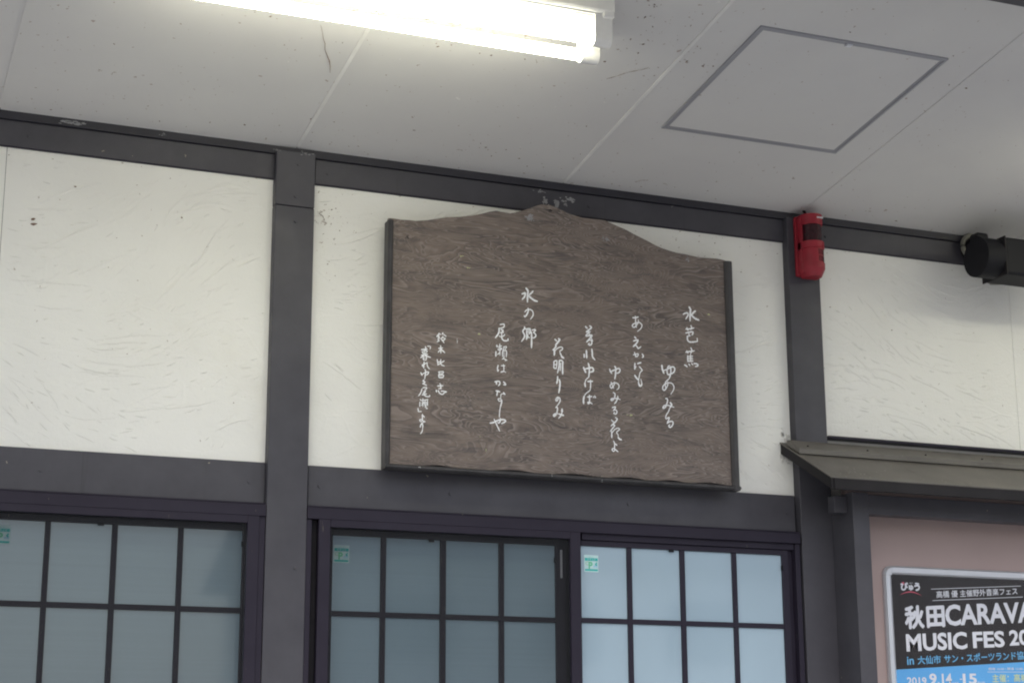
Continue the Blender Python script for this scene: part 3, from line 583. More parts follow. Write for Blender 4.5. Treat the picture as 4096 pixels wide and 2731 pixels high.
CH = '''56 14041 -1634 14088 -1722 14073 -1846 14058 -2108|40 13807 -1910 13884 -1864 13976 -1848 13990 -1915 13941 -1996 13899 -2065|53 14271 -1750 14211 -1794 14133 -1883|53 14092 -1859 14173 -1959 14271 -2019 14395 -2053;37 13892 -2406 14042 -2384 14202 -2339|37 13930 -2349 13973 -2452|37 14083 -2266 14107 -2332 14078 -2411|40 13879 -2544 13988 -2508 14106 -2478 14155 -2488 14133 -2567 14106 -2584|34 14004 -2540 14005 -2609|31 13942 -2645 14060 -2611|43 13938 -2638 13944 -2759 13995 -2823 14111 -2828 14312 -2787|31 14312 -2787 14304 -2673;37 13864 -3191 14018 -3155 14193 -3117|34 13905 -3142 13949 -3229|37 14058 -3025 14089 -3111 14040 -3229|34 13927 -3299 13927 -3488|31 14043 -3251 14037 -3479|26 13929 -3326 14129 -3297|26 13944 -3378 14119 -3358|26 13942 -3434 14125 -3411|34 13924 -3500 14132 -3474|40 13804 -3627 13861 -3652 13905 -3686|34 13963 -3579 14005 -3640|34 14063 -3552 14119 -3600|37 14154 -3552 14254 -3551 14306 -3585 14285 -3624 14201 -3649;50 12970 -3709 12986 -3850 13040 -3980|40 13018 -3885 13167 -3827 13300 -3749 13399 -3733 13438 -3797 13411 -3890 13327 -3957 13194 -4005 13163 -3955 13157 -3866 13194 -3743 13244 -3708 13276 -3736|40 13292 -3749 13292 -3900 13268 -4022 13223 -4137|31 13223 -4137 13106 -4244 13072 -4299;31 13072 -4299 13084 -4425 13098 -4513|34 13163 -4240 13173 -4314 13134 -4421 13049 -4532 13000 -4529 12978 -4448 13038 -4354 13153 -4293 13268 -4276 13349 -4314 13392 -4401 13368 -4507 13274 -4649;37 13074 -4813 13131 -4816 13145 -4897 13100 -5019 13066 -5096 12991 -5143 12968 -5118 13018 -5055 13100 -5031 13214 -5040 13376 -5080|53 13241 -4934 13288 -5005 13228 -5099|31 13228 -5099 13159 -5252 13091 -5346 13056 -5452;34 13056 -5452 13087 -5480 13186 -5428 13177 -5488 13133 -5580 13107 -5633|37 13107 -5633 13231 -5558 13313 -5567 13319 -5641 13259 -5734 13193 -5753 13166 -5703 13212 -5670;41 11946 -2201 12045 -2191 12151 -2156|34 12038 -2137 12048 -2216 12045 -2350 12061 -2449 12074 -2523|34 12137 -2258 12154 -2323 12094 -2412 12020 -2503 11957 -2517 11922 -2470 11959 -2417 12059 -2366 12168 -2339 12239 -2374 12274 -2429 12235 -2533 12107 -2648;41 11995 -2838 12056 -2891|41 11955 -2983 12082 -2938 12117 -2952 12071 -3039 11942 -3158|38 11942 -3175 12024 -3118 12077 -3163 12120 -3217 12220 -3150;31 11936 -3449 12017 -3425 12107 -3401 12115 -3442 12069 -3495 12030 -3490|34 11982 -3362 12008 -3434 12024 -3516|38 12259 -3388 12302 -3467 12256 -3512;38 11992 -3725 11980 -3833 11978 -3932|24 11978 -3932 12034 -3820|41 12081 -3734 12153 -3703 12216 -3684|34 12142 -3823 12203 -3880 12255 -3942|28 12255 -3942 12173 -4015 12134 -4150 12113 -4267;48 11974 -4127 12025 -4200 12095 -4268|31 12113 -4267 12102 -4366 12126 -4463 12171 -4476 12216 -4431 12218 -4341 12185 -4236|45 12110 -4382 12153 -4469 12207 -4440 12223 -4373;38 11077 -3991 11102 -4069 11155 -4135|38 11135 -4062 11271 -4000|38 11271 -4000 11381 -3951 11435 -3966 11444 -4021 11400 -4085 11312 -4117|44 11257 -3886 11294 -3953 11285 -4104 11278 -4185 11249 -4313;30 11117 -4419 11148 -4496 11210 -4622|32 11231 -4405 11246 -4449 11206 -4532 11135 -4618 11103 -4600 11082 -4547 11121 -4484 11208 -4447 11295 -4435 11370 -4469 11401 -4536 11378 -4608 11317 -4658;36 11191 -4758 11250 -4798 11237 -4909 11198 -4982 11132 -5027 11106 -4999 11139 -4961 11241 -4949 11349 -4945 11435 -4974|36 11340 -4861 11350 -4910 11316 -4993 11271 -5076 11222 -5124;34 11140 -5261 11253 -5224 11246 -5271 11175 -5356|32 11175 -5356 11251 -5322 11306 -5358 11299 -5428 11248 -5460 11192 -5436 11231 -5398;29 11107 -5660 11150 -5703 11193 -5723|37 11252 -5575 11313 -5622 11256 -5707 11180 -5775 11085 -5862|34 11129 -5819 11222 -5829 11164 -5908 11056 -6041|39 11112 -6037 11108 -6129 11108 -6243|27 11130 -6076 11200 -5986 11301 -5921 11376 -5922 11387 -5961 11305 -6024 11286 -6071 11334 -6136 11335 -6216|46 11335 -6216 11381 -6265 11455 -6288;32 11168 -6348 11204 -6419 11198 -6590|37 11210 -6442 11253 -6450 11290 -6476|29 11201 -6590 11139 -6589 11111 -6630 11155 -6679 11199 -6647 11194 -6596|34 11200 -6596 11261 -6643 11323 -6683;42 10240 -2653 10306 -2716|42 10385 -2618 10452 -2666 10383 -2736 10266 -2819|38 10266 -2828 10410 -2815|38 10266 -2846 10372 -2833 10264 -2937 10273 -2972 10438 -2921 10460 -2955 10368 -3054 10270 -3161|34 10371 -2882 10408 -2969 10492 -3124|38 10270 -3170 10377 -3089 10454 -3127 10442 -3227 10374 -3260 10336 -3228 10385 -3196;42 10178 -3574 10180 -3690|49 10260 -3450 10268 -3701|45 10453 -3388 10466 -3513 10474 -3638 10559 -3735;49 10152 -4015 10189 -4101 10229 -4182|45 10218 -4063 10324 -4027 10449 -3999 10496 -4049 10476 -4122 10370 -4149|45 10317 -3867 10348 -3972 10351 -4132 10329 -4322|26 10329 -4322 10241 -4400 10202 -4484 10191 -4538|45 10192 -4520 10196 -4591 10209 -4652;42 10288 -4468 10470 -4444|34 10384 -4415 10392 -4540 10380 -4701|26 10380 -4701 10350 -4765 10215 -4874 10166 -4966|49 10156 -4958 10131 -5093 10137 -5207;38 10270 -4976 10433 -4946|38 10344 -4908 10346 -5041 10343 -5183|34 10344 -5147 10287 -5143 10295 -5195 10372 -5154 10439 -5194|30 10481 -4945 10496 -4985|34 10529 -4920 10561 -4986;39 9155 -3176 9223 -3231|50 9282 -3146 9321 -3179 9242 -3288 9173 -3367|43 9173 -3376 9196 -3402 9133 -3490 9078 -3537|50 9123 -3518 9135 -3609 9126 -3710|31 9135 -3591 9220 -3482 9347 -3416 9421 -3434 9405 -3494 9330 -3546 9335 -3610|39 9335 -3610 9383 -3716|58 9383 -3725 9460 -3773;35 9118 -3903 9110 -4132|35 9124 -3899 9196 -3875 9221 -3913 9193 -4143|29 9117 -4013 9205 -4002|31 9116 -4131 9193 -4134|39 9299 -3879 9291 -4053 9236 -4276|43 9294 -3870 9381 -3853 9439 -3913|47 9420 -3896 9413 -4116 9415 -4298|31 9345 -3939 9336 -4086 9323 -4196|27 9302 -3979 9351 -3966;39 9239 -4386 9234 -4495 9202 -4625|43 9292 -4481 9318 -4579 9303 -4762 9272 -4919;33 9232 -5049 9246 -5120 9201 -5187 9169 -5162 9202 -5087 9289 -5072 9317 -5160 9278 -5253 9180 -5378;39 9160 -5398 9218 -5402 9217 -5493 9177 -5622 9099 -5690 9086 -5646 9168 -5595 9283 -5605|47 9283 -5605 9437 -5639|54 9382 -5435 9377 -5535|31 9377 -5535 9341 -5646 9253 -5746;51 8168 -1584 8232 -1670 8219 -1814 8214 -2043|48 8025 -1791 8130 -1745 8137 -1794 8106 -1883 8032 -1968|45 8407 -1653 8354 -1722 8271 -1795|54 8256 -1832 8353 -1901 8457 -1962 8561 -1983;33 8118 -2372 8186 -2302 8275 -2272 8365 -2299 8409 -2380 8393 -2481 8310 -2595|42 8231 -2241 8245 -2310 8192 -2443 8125 -2528 8095 -2495;42 8105 -2862 8107 -2919 8048 -3009 8077 -3077 8106 -3138 8091 -3217 8001 -3351|39 8137 -2937 8256 -2912 8300 -2929 8292 -3043 8255 -3089|30 8169 -2984 8270 -2967|30 8169 -3040 8285 -3023|39 8178 -2969 8180 -3152 8167 -3273|33 8210 -3093 8224 -3176 8276 -3207|24 8172 -3273 8239 -3161|36 8360 -2952 8464 -2921 8479 -2955 8419 -3017 8478 -3069 8492 -3138 8417 -3201 8380 -3191|45 8344 -3010 8350 -3236 8341 -3533;32 7267 -2869 7393 -2840 7411 -2873 7387 -2944 7249 -2991|41 7231 -2987 7231 -3096 7189 -3203 7105 -3313|41 7297 -3021 7369 -3055 7326 -3110|34 7267 -3133 7392 -3110|32 7320 -3111 7326 -3259|29 7237 -3238 7308 -3266 7392 -3219 7428 -3170|39 7320 -3271 7344 -3337 7415 -3382 7535 -3366|37 7535 -3366 7538 -3297;39 7155 -3548 7162 -3604|39 7126 -3755 7122 -3915|27 7188 -3602 7325 -3556|29 7254 -3499 7259 -3630 7259 -3869|27 7200 -3658 7211 -3702 7283 -3685 7331 -3635 7212 -3645|27 7181 -3847 7253 -3778|27 7379 -3585 7480 -3565 7468 -3612 7426 -3655|27 7403 -3595 7366 -3700 7348 -3759 7342 -3873|32 7354 -3724 7480 -3702 7473 -3907|21 7354 -3781 7426 -3763|21 7354 -3838 7426 -3826|24 7336 -3896 7402 -3885 7390 -3937 7330 -3994|29 7378 -3961 7437 -3984 7503 -4007|20 7437 -4030 7491 -3997;34 7201 -4192 7180 -4284 7186 -4397|20 7192 -4396 7224 -4331|29 7305 -4200 7436 -4189|29 7377 -4154 7391 -4244 7388 -4357|27 7388 -4369 7317 -4386 7293 -4410 7352 -4394 7400 -4373 7460 -4402;35 7087 -4735 7197 -4708 7255 -4728 7248 -4802 7203 -4855|40 7132 -4713 7145 -4810|40 7378 -4712 7423 -4751 7449 -4798 7378 -4804;40 7125 -5021 7260 -5041|35 7193 -5003 7170 -5066 7154 -5178|40 7377 -5056 7428 -5120|24 7415 -5102 7325 -5103 7289 -5143 7283 -5254|27 7283 -5266 7208 -5265 7202 -5309 7247 -5342 7311 -5300 7273 -5260;37 7318 -5300 7311 -5386 7272 -5524|27 7272 -5524 7246 -5672 7235 -5868;40 6924 -6060 7039 -6034 7168 -5964 7322 -5922 7426 -5933 7432 -5982 7309 -6051|32 7059 -5929 7104 -6017 7180 -6164 7244 -6293|35 7268 -5890 7271 -5963 7219 -6039 7174 -6018;34 5225 -3334 5189 -3395 5138 -3457|31 5203 -3358 5277 -3365|22 5167 -3454 5248 -3440|22 5175 -3496 5256 -3482|26 5211 -3393 5212 -3593|20 5167 -3526 5197 -3566|28 5153 -3616 5234 -3577|31 5344 -3309 5322 -3368|28 5366 -3350 5455 -3421|28 5352 -3423 5322 -3476 5263 -3517|23 5307 -3463 5426 -3481|31 5426 -3488 5367 -3551 5308 -3534|28 5300 -3528 5390 -3627;31 5206 -3822 5346 -3796|31 5272 -3731 5283 -3844 5281 -3973|28 5277 -3838 5192 -3952|34 5287 -3837 5414 -3947;31 5164 -4182 5180 -4267 5195 -4358|28 5180 -4352 5275 -4294|28 5180 -4274 5260 -4238|31 5282 -4172 5275 -4287 5313 -4341 5401 -4369|28 5290 -4279 5400 -4198;31 5211 -4569 5241 -4617|28 5218 -4569 5365 -4550 5344 -4608 5248 -4623|28 5241 -4631 5214 -4675 5227 -4752|34 5227 -4752 5366 -4734|31 5234 -4681 5366 -4656 5359 -4742;31 5177 -5018 5368 -4996|31 5254 -4934 5284 -4996 5288 -5094|28 5214 -5100 5310 -5090|40 5141 -5155 5145 -5211|31 5207 -5150 5230 -5219 5296 -5263 5362 -5272|31 5295 -5171 5376 -5169 5479 -5178|28 5479 -5178 5391 -5227 5362 -5272;24 4840 -3783 4937 -3788 4925 -3871;36 4644 -3910 4738 -3894 4832 -3874|31 4769 -3808 4785 -3847 4754 -3921|29 4668 -3969 4692 -4028|27 4697 -3957 4822 -3925 4807 -3998|18 4718 -3985 4781 -3975|24 4692 -4033 4802 -4008|27 4635 -4094 4740 -4060 4855 -4039|29 4729 -4060 4688 -4110 4615 -4177|31 4761 -4058 4845 -4106 4950 -4133|29 4698 -4129 4712 -4234|27 4709 -4123 4813 -4109 4799 -4227|18 4718 -4178 4793 -4167|24 4712 -4234 4804 -4230;33 4736 -4293 4727 -4390 4724 -4497|24 4727 -4370 4675 -4394 4685 -4439 4727 -4390 4794 -4324 4841 -4310|27 4841 -4310 4831 -4371 4868 -4459 4919 -4504;33 4630 -4641 4651 -4689 4677 -4728|29 4677 -4682 4786 -4623 4875 -4600 4880 -4630 4849 -4678 4787 -4704|31 4759 -4529 4786 -4577 4776 -4689 4756 -4832;33 4736 -4859 4705 -4907 4768 -4922 4732 -4965 4685 -4989|29 4690 -4984 4758 -5003 4826 -5038;29 4697 -5123 4754 -5097 4823 -5102 4806 -5148 4760 -5168|29 4669 -5148 4658 -5209 4619 -5301 4557 -5383|24 4732 -5215 4801 -5209 4710 -5272|22 4698 -5284 4790 -5260|24 4732 -5237 4733 -5325|32 4676 -5335 4745 -5324 4824 -5296|29 4733 -5331 4791 -5370 4859 -5382 4922 -5371|27 4922 -5371 4928 -5327;32 4620 -5483 4638 -5514|29 4607 -5566 4606 -5709|24 4649 -5525 4746 -5490|24 4700 -5449 4707 -5570 4704 -5713|20 4661 -5590 4735 -5562 4735 -5601 4673 -5616|20 4656 -5678 4701 -5625|29 4746 -5501 4872 -5469|22 4780 -5509 4764 -5565|22 4769 -5554 4764 -5654|27 4855 -5503 4856 -5669|17 4769 -5565 4844 -5554|17 4770 -5598 4844 -5587|17 4770 -5631 4844 -5620|24 4759 -5665 4816 -5661 4771 -5719|24 4782 -5707 4851 -5752|17 4811 -5766 4862 -5751;29 4549 -5769 4561 -5867|24 4561 -5872 4663 -5859;32 4693 -5945 4694 -6109|29 4676 -5990 4727 -5997 4756 -6039|27 4694 -6109 4620 -6115 4609 -6148 4649 -6178 4706 -6119|29 4688 -6121 4717 -6151 4786 -6169|22 4786 -6174 4729 -6184;29 4729 -6184 4661 -6243 4633 -6311 4626 -6360|29 4633 -6300 4684 -6252 4707 -6273 4702 -6404|24 4702 -6415 4680 -6493 4630 -6557'''
for ch in CH.split(';'):
    m = MB()
    for si, st in enumerate(ch.split('|')):
        a = [int(q) for q in st.split()]; w = a[0]*1e-4*.5*1.22; P = [Vector((a[i]*1e-4, a[i+1]*1e-4)) for i in range(1,len(a),2)]
        # smooth the traced stroke (Catmull-Rom) and lay a ribbon of brush paint along it
        Q = []
        for i in range(len(P)-1):
            p0 = P[max(i-1,0)]; p1=P[i]; p2=P[i+1]; p3=P[min(i+2,len(P)-1)]
            for k in range(5):
                t=k/5; Q.append(.5*((2*p1)+(p2-p0)*t+(2*p0-5*p1+4*p2-p3)*t*t+(3*p1-p0-3*p2+p3)*t**3))
        Q.append(P[-1]); n = len(Q); L=[];Rr=[]
        yy = BY-.0007-.00012*(si%4)
        for i,q in enumerate(Q):
            d = (Q[min(i+1,n-1)]-Q[max(i-1,0)]).normalized(); nn = Vector((-d.y,d.x))
            e = i/(n-1); ww = w*(1.0 - .42*max(0,(e-.80)/.20)**1.3 - .25*max(0,(.10-e)/.10))*(1+.10*math.sin(i*1.7+si))
            L.append(m.bm.verts.new((q.x+nn.x*ww,yy,q.y+nn.y*ww))); Rr.append(m.bm.verts.new((q.x-nn.x*ww,yy,q.y-nn.y*ww)))
        for i in range(n-1): m.bm.faces.new((L[i],L[i+1],Rr[i+1],Rr[i]))
        for (q,ww) in ((Q[0],w*.72),(Q[-1],w*.56)):       # rounded stroke ends
            c=[m.bm.verts.new((q.x+ww*math.cos(t),yy-.00004,q.y+ww*math.sin(t))) for t in [2*math.pi*k/8 for k in range(8)]]; m.bm.faces.new(c)
    o = m.build('brush_character', M['paint'], sb)

# ------------------------------------------------------------------ red alarm siren
si = thing('alarm_siren', (1.885,.0,-.03), 'red wall siren with dark flashing lens, screwed to the second post under the ceiling', 'alarm')
cx, cy = 1.8885, -.046
def dprof(r, yb=-.018, n=28, flat=.0, cxx=cx):
    p = [(cxx-r,yb)]
    for k in range(n+1):
        t = math.pi*k/n; p.append((cxx-r*math.cos(t), cy-r*math.sin(t)*.98))
    p.append((cxx+r,yb)); return p
MB().box(1.8435,1.9335,-.018,.000,-.004,.212,.006,2).build('back_plate', M['red'], si, smooth=True)
MB().box(1.8460,1.8640,-.046,-.0185,.002,.206,.005,2).build('side_rib', M['red'], si, smooth=True)
def shell(z0,z1,r,name,mt,taper=0):
    m = MB(); p0=dprof(r); p1=dprof(r-taper)
    A=[m.bm.verts.new((x,y,z0)) for x,y in p1]; B=[m.bm.verts.new((x,y,z1)) for x,y in p0]; n=len(A)
    for k in range(n): m.bm.faces.new((A[k],A[(k+1)%n],B[(k+1)%n],B[k]))
    m.bm.faces.new(A[::-1]); m.bm.faces.new(B); return m.build(name, M[mt], si, smooth=True)
shell(.1720,.2085,.0395,'top_cap','red')
shell(.1110,.1718,.0345,'lens','lens')
for k in range(9):
    z=.1150+.0062*k
    shell(z,z+.0016,.0352,'lens_ring','lens')
shell(.0870,.1108,.0425,'collar','red')
shell(.0345,.0868,.0385,'horn_body','red')
shell(.0160,.0343,.0425,'bottom_cap','red',.001); shell(-.0120,.0159,.0422,'bottom_bowl','red',.013)
for k in range(8):
    t = R(96+ k*9.5); x = cx-.0388*math.cos(t); y = cy-.0384*math.sin(t)*.98
    for z0,z1 in ((.0385,.0590),(.0620,.0825)):
        MB().box(x-.0013,x+.0013,y-.0010,y+.0030,z0,z1,.0004).build('sound_slot', M['lens'], si)
text('HORN', 1.893, .192, 1.913, .192, .004, -.0860, M['alu'], si, 'maker_plate') if False else MB().box(1.889,1.914,-.0868,-.0835,.1915,.1965,.0006).build('name_plate', M['alu'], si)
MB().tube([(1.885,-.03,.207),(1.884,-.025,.222),(1.880,-.015,.236)],.005,8).build('cable_gland', M['black'], si, smooth=True)

# ------------------------------------------------------------------ black fixture at the right edge
fx = thing('black_wall_fixture', (2.6,0,.07), 'black box-shaped fixture with rounded end, on a round bracket at the upper right', 'wall fixture')
m = MB(); N=24
rp = [(2.590+.042*math.cos(t), -.012, .185+.042*math.sin(t)) for t in [R(30)+R(250)*k/N for k in range(N+1)]]
m.tube(rp,.009,8).build('bracket_ring', M['conduit'], fx, smooth=True)
MB().cyl((2.60,-.02,.18),.036,.09,'y',24).build('bracket_boss', M['black'], fx, smooth=True)
MB().box(2.575,2.625,-.20,-.06,.12,.17,.008).build('bracket_arm', M['black'], fx)
MB().cyl((2.500,-.195,.082),.071,.076,'x',36).build('rounded_end', M['black'], fx, smooth=True)
MB().box(2.470,2.520,-.20,-.15,.145,.176,.010,2).build('end_lug', M['black'], fx)
MB().box(2.536,2.90,-.262,-.125,.012,.148,.012,3).build('box_body', M['black'], fx)
MB().box(2.5362,2.5415,-.2635,-.123,.0100,.1500,.001).build('box_rim', M['mullion'], fx)
cp = [(2.566,-.02,.135),(2.560,-.045,.105),(2.580,-.055,.065),(2.63,-.05,.040),(2.70,-.05,.048)]
MB().tube(cp,.0042,7).build('cable', M['conduit'], fx, smooth=True)

# ------------------------------------------------------------------ notice board with its own little roof
nb = thing('notice_board', (1.945,0,-2.75), 'wall notice board with brown backboard and a weathered sheet metal lean-to roof at lower right', 'notice board')
X0, X1 = 1.7755, 3.95
def slab(x0,x1,ya,za,yb,zb,t,name,mt,par=nb):
    m = MB(); m.hexa([(x0,yb,zb-t),(x1,yb,zb-t),(x1,ya,za-t),(x0,ya,za-t),(x0,yb,zb),(x1,yb,zb),(x1,ya,za),(x0,ya,za)]); return m.build(name, M[mt], par)
rf = slab(X0,X1,.034,-.5818,-.271,-.7449,.004,'roof_sheet','roof')
slab(X0+.006,X1-.006,-.001,-.5790,-.081,-.6215,.0165,'flashing','roof')
slab(X0+.003,X0+.012,.034,-.5850,-.2695,-.7485,.036,'verge_board','mullion')
slab(X1-.012,X1-.003,.034,-.5850,-.2695,-.7485,.036,'verge_board','mullion')
MB().box(X0+.0125,X1-.0125,-.2745,-.262,-.7855,-.7495,.002).build('fascia_board', M['mullion'], nb)
slab(X0+.0125,X1-.0125,.034,-.6180,-.2615,-.7780,.006,'soffit_board','mullion')
MB().box(1.9455,3.63,-.004,.036,-.5620,-.5528,.001).build('flashing_cap', M['frame'], nb)
for x,z in ((1.8535,.199),(1.9235,.199),(1.8535,.010),(1.9235,.010)):
    MB().cyl((x,-.0185,z),.0035,.003,'y',10).build('mounting_screw', M['alu'], si)
for k in range(9):
    x = 1.83+k*.235
    MB().cyl((x,-.055,-.6065),.0035,.004,'z',8).build('nail_head', M['mullion'], nb)
m = MB(); rnd = random.Random(9)
for k in range(46):
    x = rnd.uniform(1.80,2.95) if k>14 else rnd.gauss(1.90,.03); t = rnd.random()**.7; y = -.09-.178*t; z = -.6433-(-y-.08)*.5337+.0006
    w,l = rnd.uniform(.0008,.0022), rnd.uniform(.0015,.0060)
    m.poly([(x,y,z),(x+l,y+rnd.uniform(-.001,.001),z+.0003),(x+l,y-w,z-w*.53+.0003),(x,y-w,z-w*.53+.0003)])
m.build('chipped_fleck', M['sealant'], nb, kind='stuff')
for x in (1.9451,3.760):
    MB().box(x,x+.0630,-.1302,-.0005,-2.75,-.7650,.0015).build('case_post', M['beam'], nb)
MB().box(1.894,1.9446,-.100,-.060,-.8315,-.7755,.0015).build('beam_end', M['beam'], nb)
MB().box(2.0086,3.7595,-.1270,-.070,-.8340,-.7700,.0015).build('front_beam', M['beam'], nb)
MB().box(2.0086,3.7595,-.0010,.034,-2.75,-.66).build('backboard', M['brown'], nb)
MB().box(2.0086,3.7595,-.1270,-.0015,-2.75,-2.68,.0015).build('bottom_sill', M['beam'], nb)

# ------------------------------------------------------------------ poster frame and poster
pf = thing('poster_frame', (2.5,-.01,-2.05), 'silver snap frame with rounded corner cap holding a poster on the brown backboard', 'poster frame')
FX0,FX1,FZ1,FZ0 = 2.1310,2.8950,-.9880,-2.05; T=.0315; FY=-.0175
def frail(m,p):   # rounded aluminium section
    return m
MB().prism([(-.0015,FZ1),(FY+.005,FZ1),(FY,FZ1-.006),(FY+.001,FZ1-.022),(FY+.008,FZ1-T+.004),(-.0015,FZ1-T+.004)],'x',FX0+T+.0005,FX1-T-.0005).build('frame_rail', M['alu'], pf)
MB().prism([(-.0015,FZ0),(FY+.005,FZ0),(FY,FZ0+.006),(FY+.001,FZ0+.022),(FY+.008,FZ0+T-.004),(-.0015,FZ0+T-.004)],'x',FX0+T+.0005,FX1-T-.0005).build('frame_rail', M['alu'], pf)
MB().prism([(FX0,-.0015),(FX0,FY+.007),(FX0+.006,FY),(FX0+.022,FY+.001),(FX0+T,FY+.008),(FX0+T,-.0015)],'z',FZ0+T,FZ1-T-.0005).build('frame_rail', M['alu'], pf)
MB().prism([(FX1,-.0015),(FX1,FY+.007),(FX1-.006,FY),(FX1-.022,FY+.001),(FX1-T,FY+.008),(FX1-T,-.0015)],'z',FZ0+T,FZ1-T-.0005).build('frame_rail', M['alu'], pf)
for sx,sz,xc,zc in ((-1,1,FX0+T,FZ1-T),(1,1,FX1-T,FZ1-T),(-1,-1,FX0+T,FZ0+T),(1,-1,FX1-T,FZ0+T)):
    m = MB(); n=12
    ring1=[];ring2=[];ring3=[]
    for k in range(n+1):
        t=math.pi/2*k/n; c,s_=math.cos(t)*sx,math.sin(t)*sz
        ring1.append(m.bm.verts.new((xc+T*c,-.0015,zc+T*s_))); ring2.append(m.bm.verts.new((xc+T*c,FY+.007,zc+T*s_))); ring3.append(m.bm.verts.new((xc+(T-.007)*c,FY-.0006,zc+(T-.007)*s_)))
    ctr=m.bm.verts.new((xc,FY+.003,zc)); 
    for k in range(n):
        m.bm.faces.new((ring1[k],ring1[k+1],ring2[k+1],ring2[k])); m.bm.faces.new((ring2[k],ring2[k+1],ring3[k+1],ring3[k])); m.bm.faces.new((ring3[k],ring3[k+1],ctr))
    m.build('corner_cap', M['alu'], pf, smooth=True)

PY = -.0060
po = thing('music_festival_poster', (2.5,PY,-2.03), 'black and blue music festival poster with bold white lettering, inside the silver frame', 'poster')
a,b = FX0+T-.004, FX1-T+.004
def bz(x): return -1.3330+(x-2.163)*.0672
MB().hexa([(a,PY,bz(a)),(b,PY,bz(b)),(b,PY+.003,bz(b)),(a,PY+.003,bz(a)),(a,PY,FZ1-.024),(b,PY,FZ1-.024),(b,PY+.003,FZ1-.024),(a,PY+.003,FZ1-.024)]).build('black_print_area', M['ink'], po)
MB().hexa([(a,PY,FZ0+.02),(b,PY,FZ0+.02),(b,PY+.003,FZ0+.02),(a,PY+.003,FZ0+.02),(a,PY,bz(a)-.0003),(b,PY,bz(b)-.0003),(b,PY+.003,bz(b)-.0003),(a,PY+.003,bz(a)-.0003)]).build('blue_print_area', M['blue'], po)
TY = PY-.0006
def strip(x0,z0,x1,z1,w,name,mt):
    MB().poly([(x0,TY,z0-w/2),(x1,TY,z1-w/2),(x1,TY,z1+w/2),(x0,TY,z0+w/2)]).build(name, M[mt], po)
dx = .0
strip(2.323,-1.0602,2.700,-1.0363,.0018,'print_rule','pwhite'); strip(2.3263,-1.0988,2.705,-1.0741,.0018,'print_rule','pwhite')
def L(s,x0,z0,x1,z1,h,mt='pwhite',off=0.0):
    cjk = ord(s[0])>255; b = h*off*.9 if cjk else 0
    return text(s,x0+b,z0+b,x1-b,z1+b,h-2*b,TY,M[mt],po,'poster_lettering',.004 if cjk else off,b)
L('高橋 優 主催野外音楽フェス',2.3435,-1.0900,2.6830,-1.0665,.0240,'pwhite',.008)
L('秋',2.2095,-1.1995,2.2885,-1.1945,.0800,'pwhite',.042); L('田',2.2975,-1.1920,2.3725,-1.1870,.0735,'pwhite',.046)
L('CARAVAN',2.3745,-1.1838,2.8130,-1.1570,.0725,'pwhite',.030)
L('MUSIC',2.2100,-1.2734,2.4575,-1.2590,.0590,'pwhite',.030); L('FES',2.4815,-1.2560,2.6140,-1.2490,.0560,'pwhite',.030)
L('2019',2.6345,-1.2450,2.7980,-1.2360,.0545,'pwhite',.030)
L('in',2.2095,-1.3169,2.2365,-1.3149,.0270,'cyan',.014); L('大仙市',2.2517,-1.3147,2.3456,-1.3095,.0280,'cyan',.012)
L('サン・スポーツランド協和',2.3595,-1.3084,2.7180,-1.2875,.0285,'cyan',.012)
L('2019.',2.2050,-1.3830,2.2910,-1.3815,.0255,'pwhite',.020); L('9',2.2945,-1.3805,2.3240,-1.3800,.0370,'pwhite',.030)
L('.14',2.3270,-1.3800,2.3850,-1.3775,.0360,'pwhite',.026); L('sat',2.3870,-1.3810,2.4120,-1.3805,.0110,'pwhite',.01)
L('-',2.4180,-1.3620,2.4270,-1.3618,.0030,'pwhite',.02); L('15',2.4300,-1.3770,2.4875,-1.3755,.0350,'pwhite',.030); L('sun',2.4900,-1.3790,2.5200,-1.3785,.0110,'pwhite',.01)
L('開場 10:00 / 開演 12:00 / 終演 19:00',2.5390,-1.3290,2.7600,-1.3235,.0090,'pwhite')
strip(2.5330,-1.3345,2.84,-1.3300,.0014,'print_rule','pwhite')
L('主催：高橋優',2.5515,-1.3690,2.7300,-1.3640,.0270,'yellow',.006)
# logo : three bold syllables, red wedge and red arc
L('び',2.2000,-1.0690,2.2310,-1.0690,.0285,'pwhite',.060); L('ゅ',2.2330,-1.0690,2.2520,-1.0690,.0210,'pwhite',.060); L('う',2.2550,-1.0690,2.2790,-1.0690,.0290,'pwhite',.065)
L('VIEW',2.2350,-1.0440,2.2510,-1.0435,.0030,'pwhite')
MB().poly([(2.2050,TY-.0003,-1.0405),(2.2150,TY-.0003,-1.0402),(2.2140,TY-.0003,-1.0500)]).build('logo_wedge', M['pred'], po)
m = MB(); N=16
for k in range(N):
    def P(t,o): 
        x=2.1930+.0945*t; return (x,TY,-1.0855+.0115*math.sin(math.pi*t)+o*math.sin(math.pi*t)*.0034)
    m.poly([P(k/N,0),P((k+1)/N,0),P((k+1)/N,1),P(k/N,1)]) if 0<k<N-1 else m.poly([P(k/N,0),P((k+1)/N,0),P(.5/N+k/N,1)])
m.build('logo_arc', M['pred'], po)
# clear cover sheet, held by the frame
cs = mat('clear_cover_film',(1,1,1),.06); cs.node_tree.nodes['Principled BSDF'].inputs['Alpha'].default_value=.012
gg = NG(cs); gg.bump(gg.noise(gg.obj((7,1,1.3),(0,R(20),0)),2.6,2,.5,.6), .5, .012)
MB().box(a,b,PY-.0030,PY-.0022,FZ0+.02,FZ1-.024).build('cover_sheet', cs, pf)

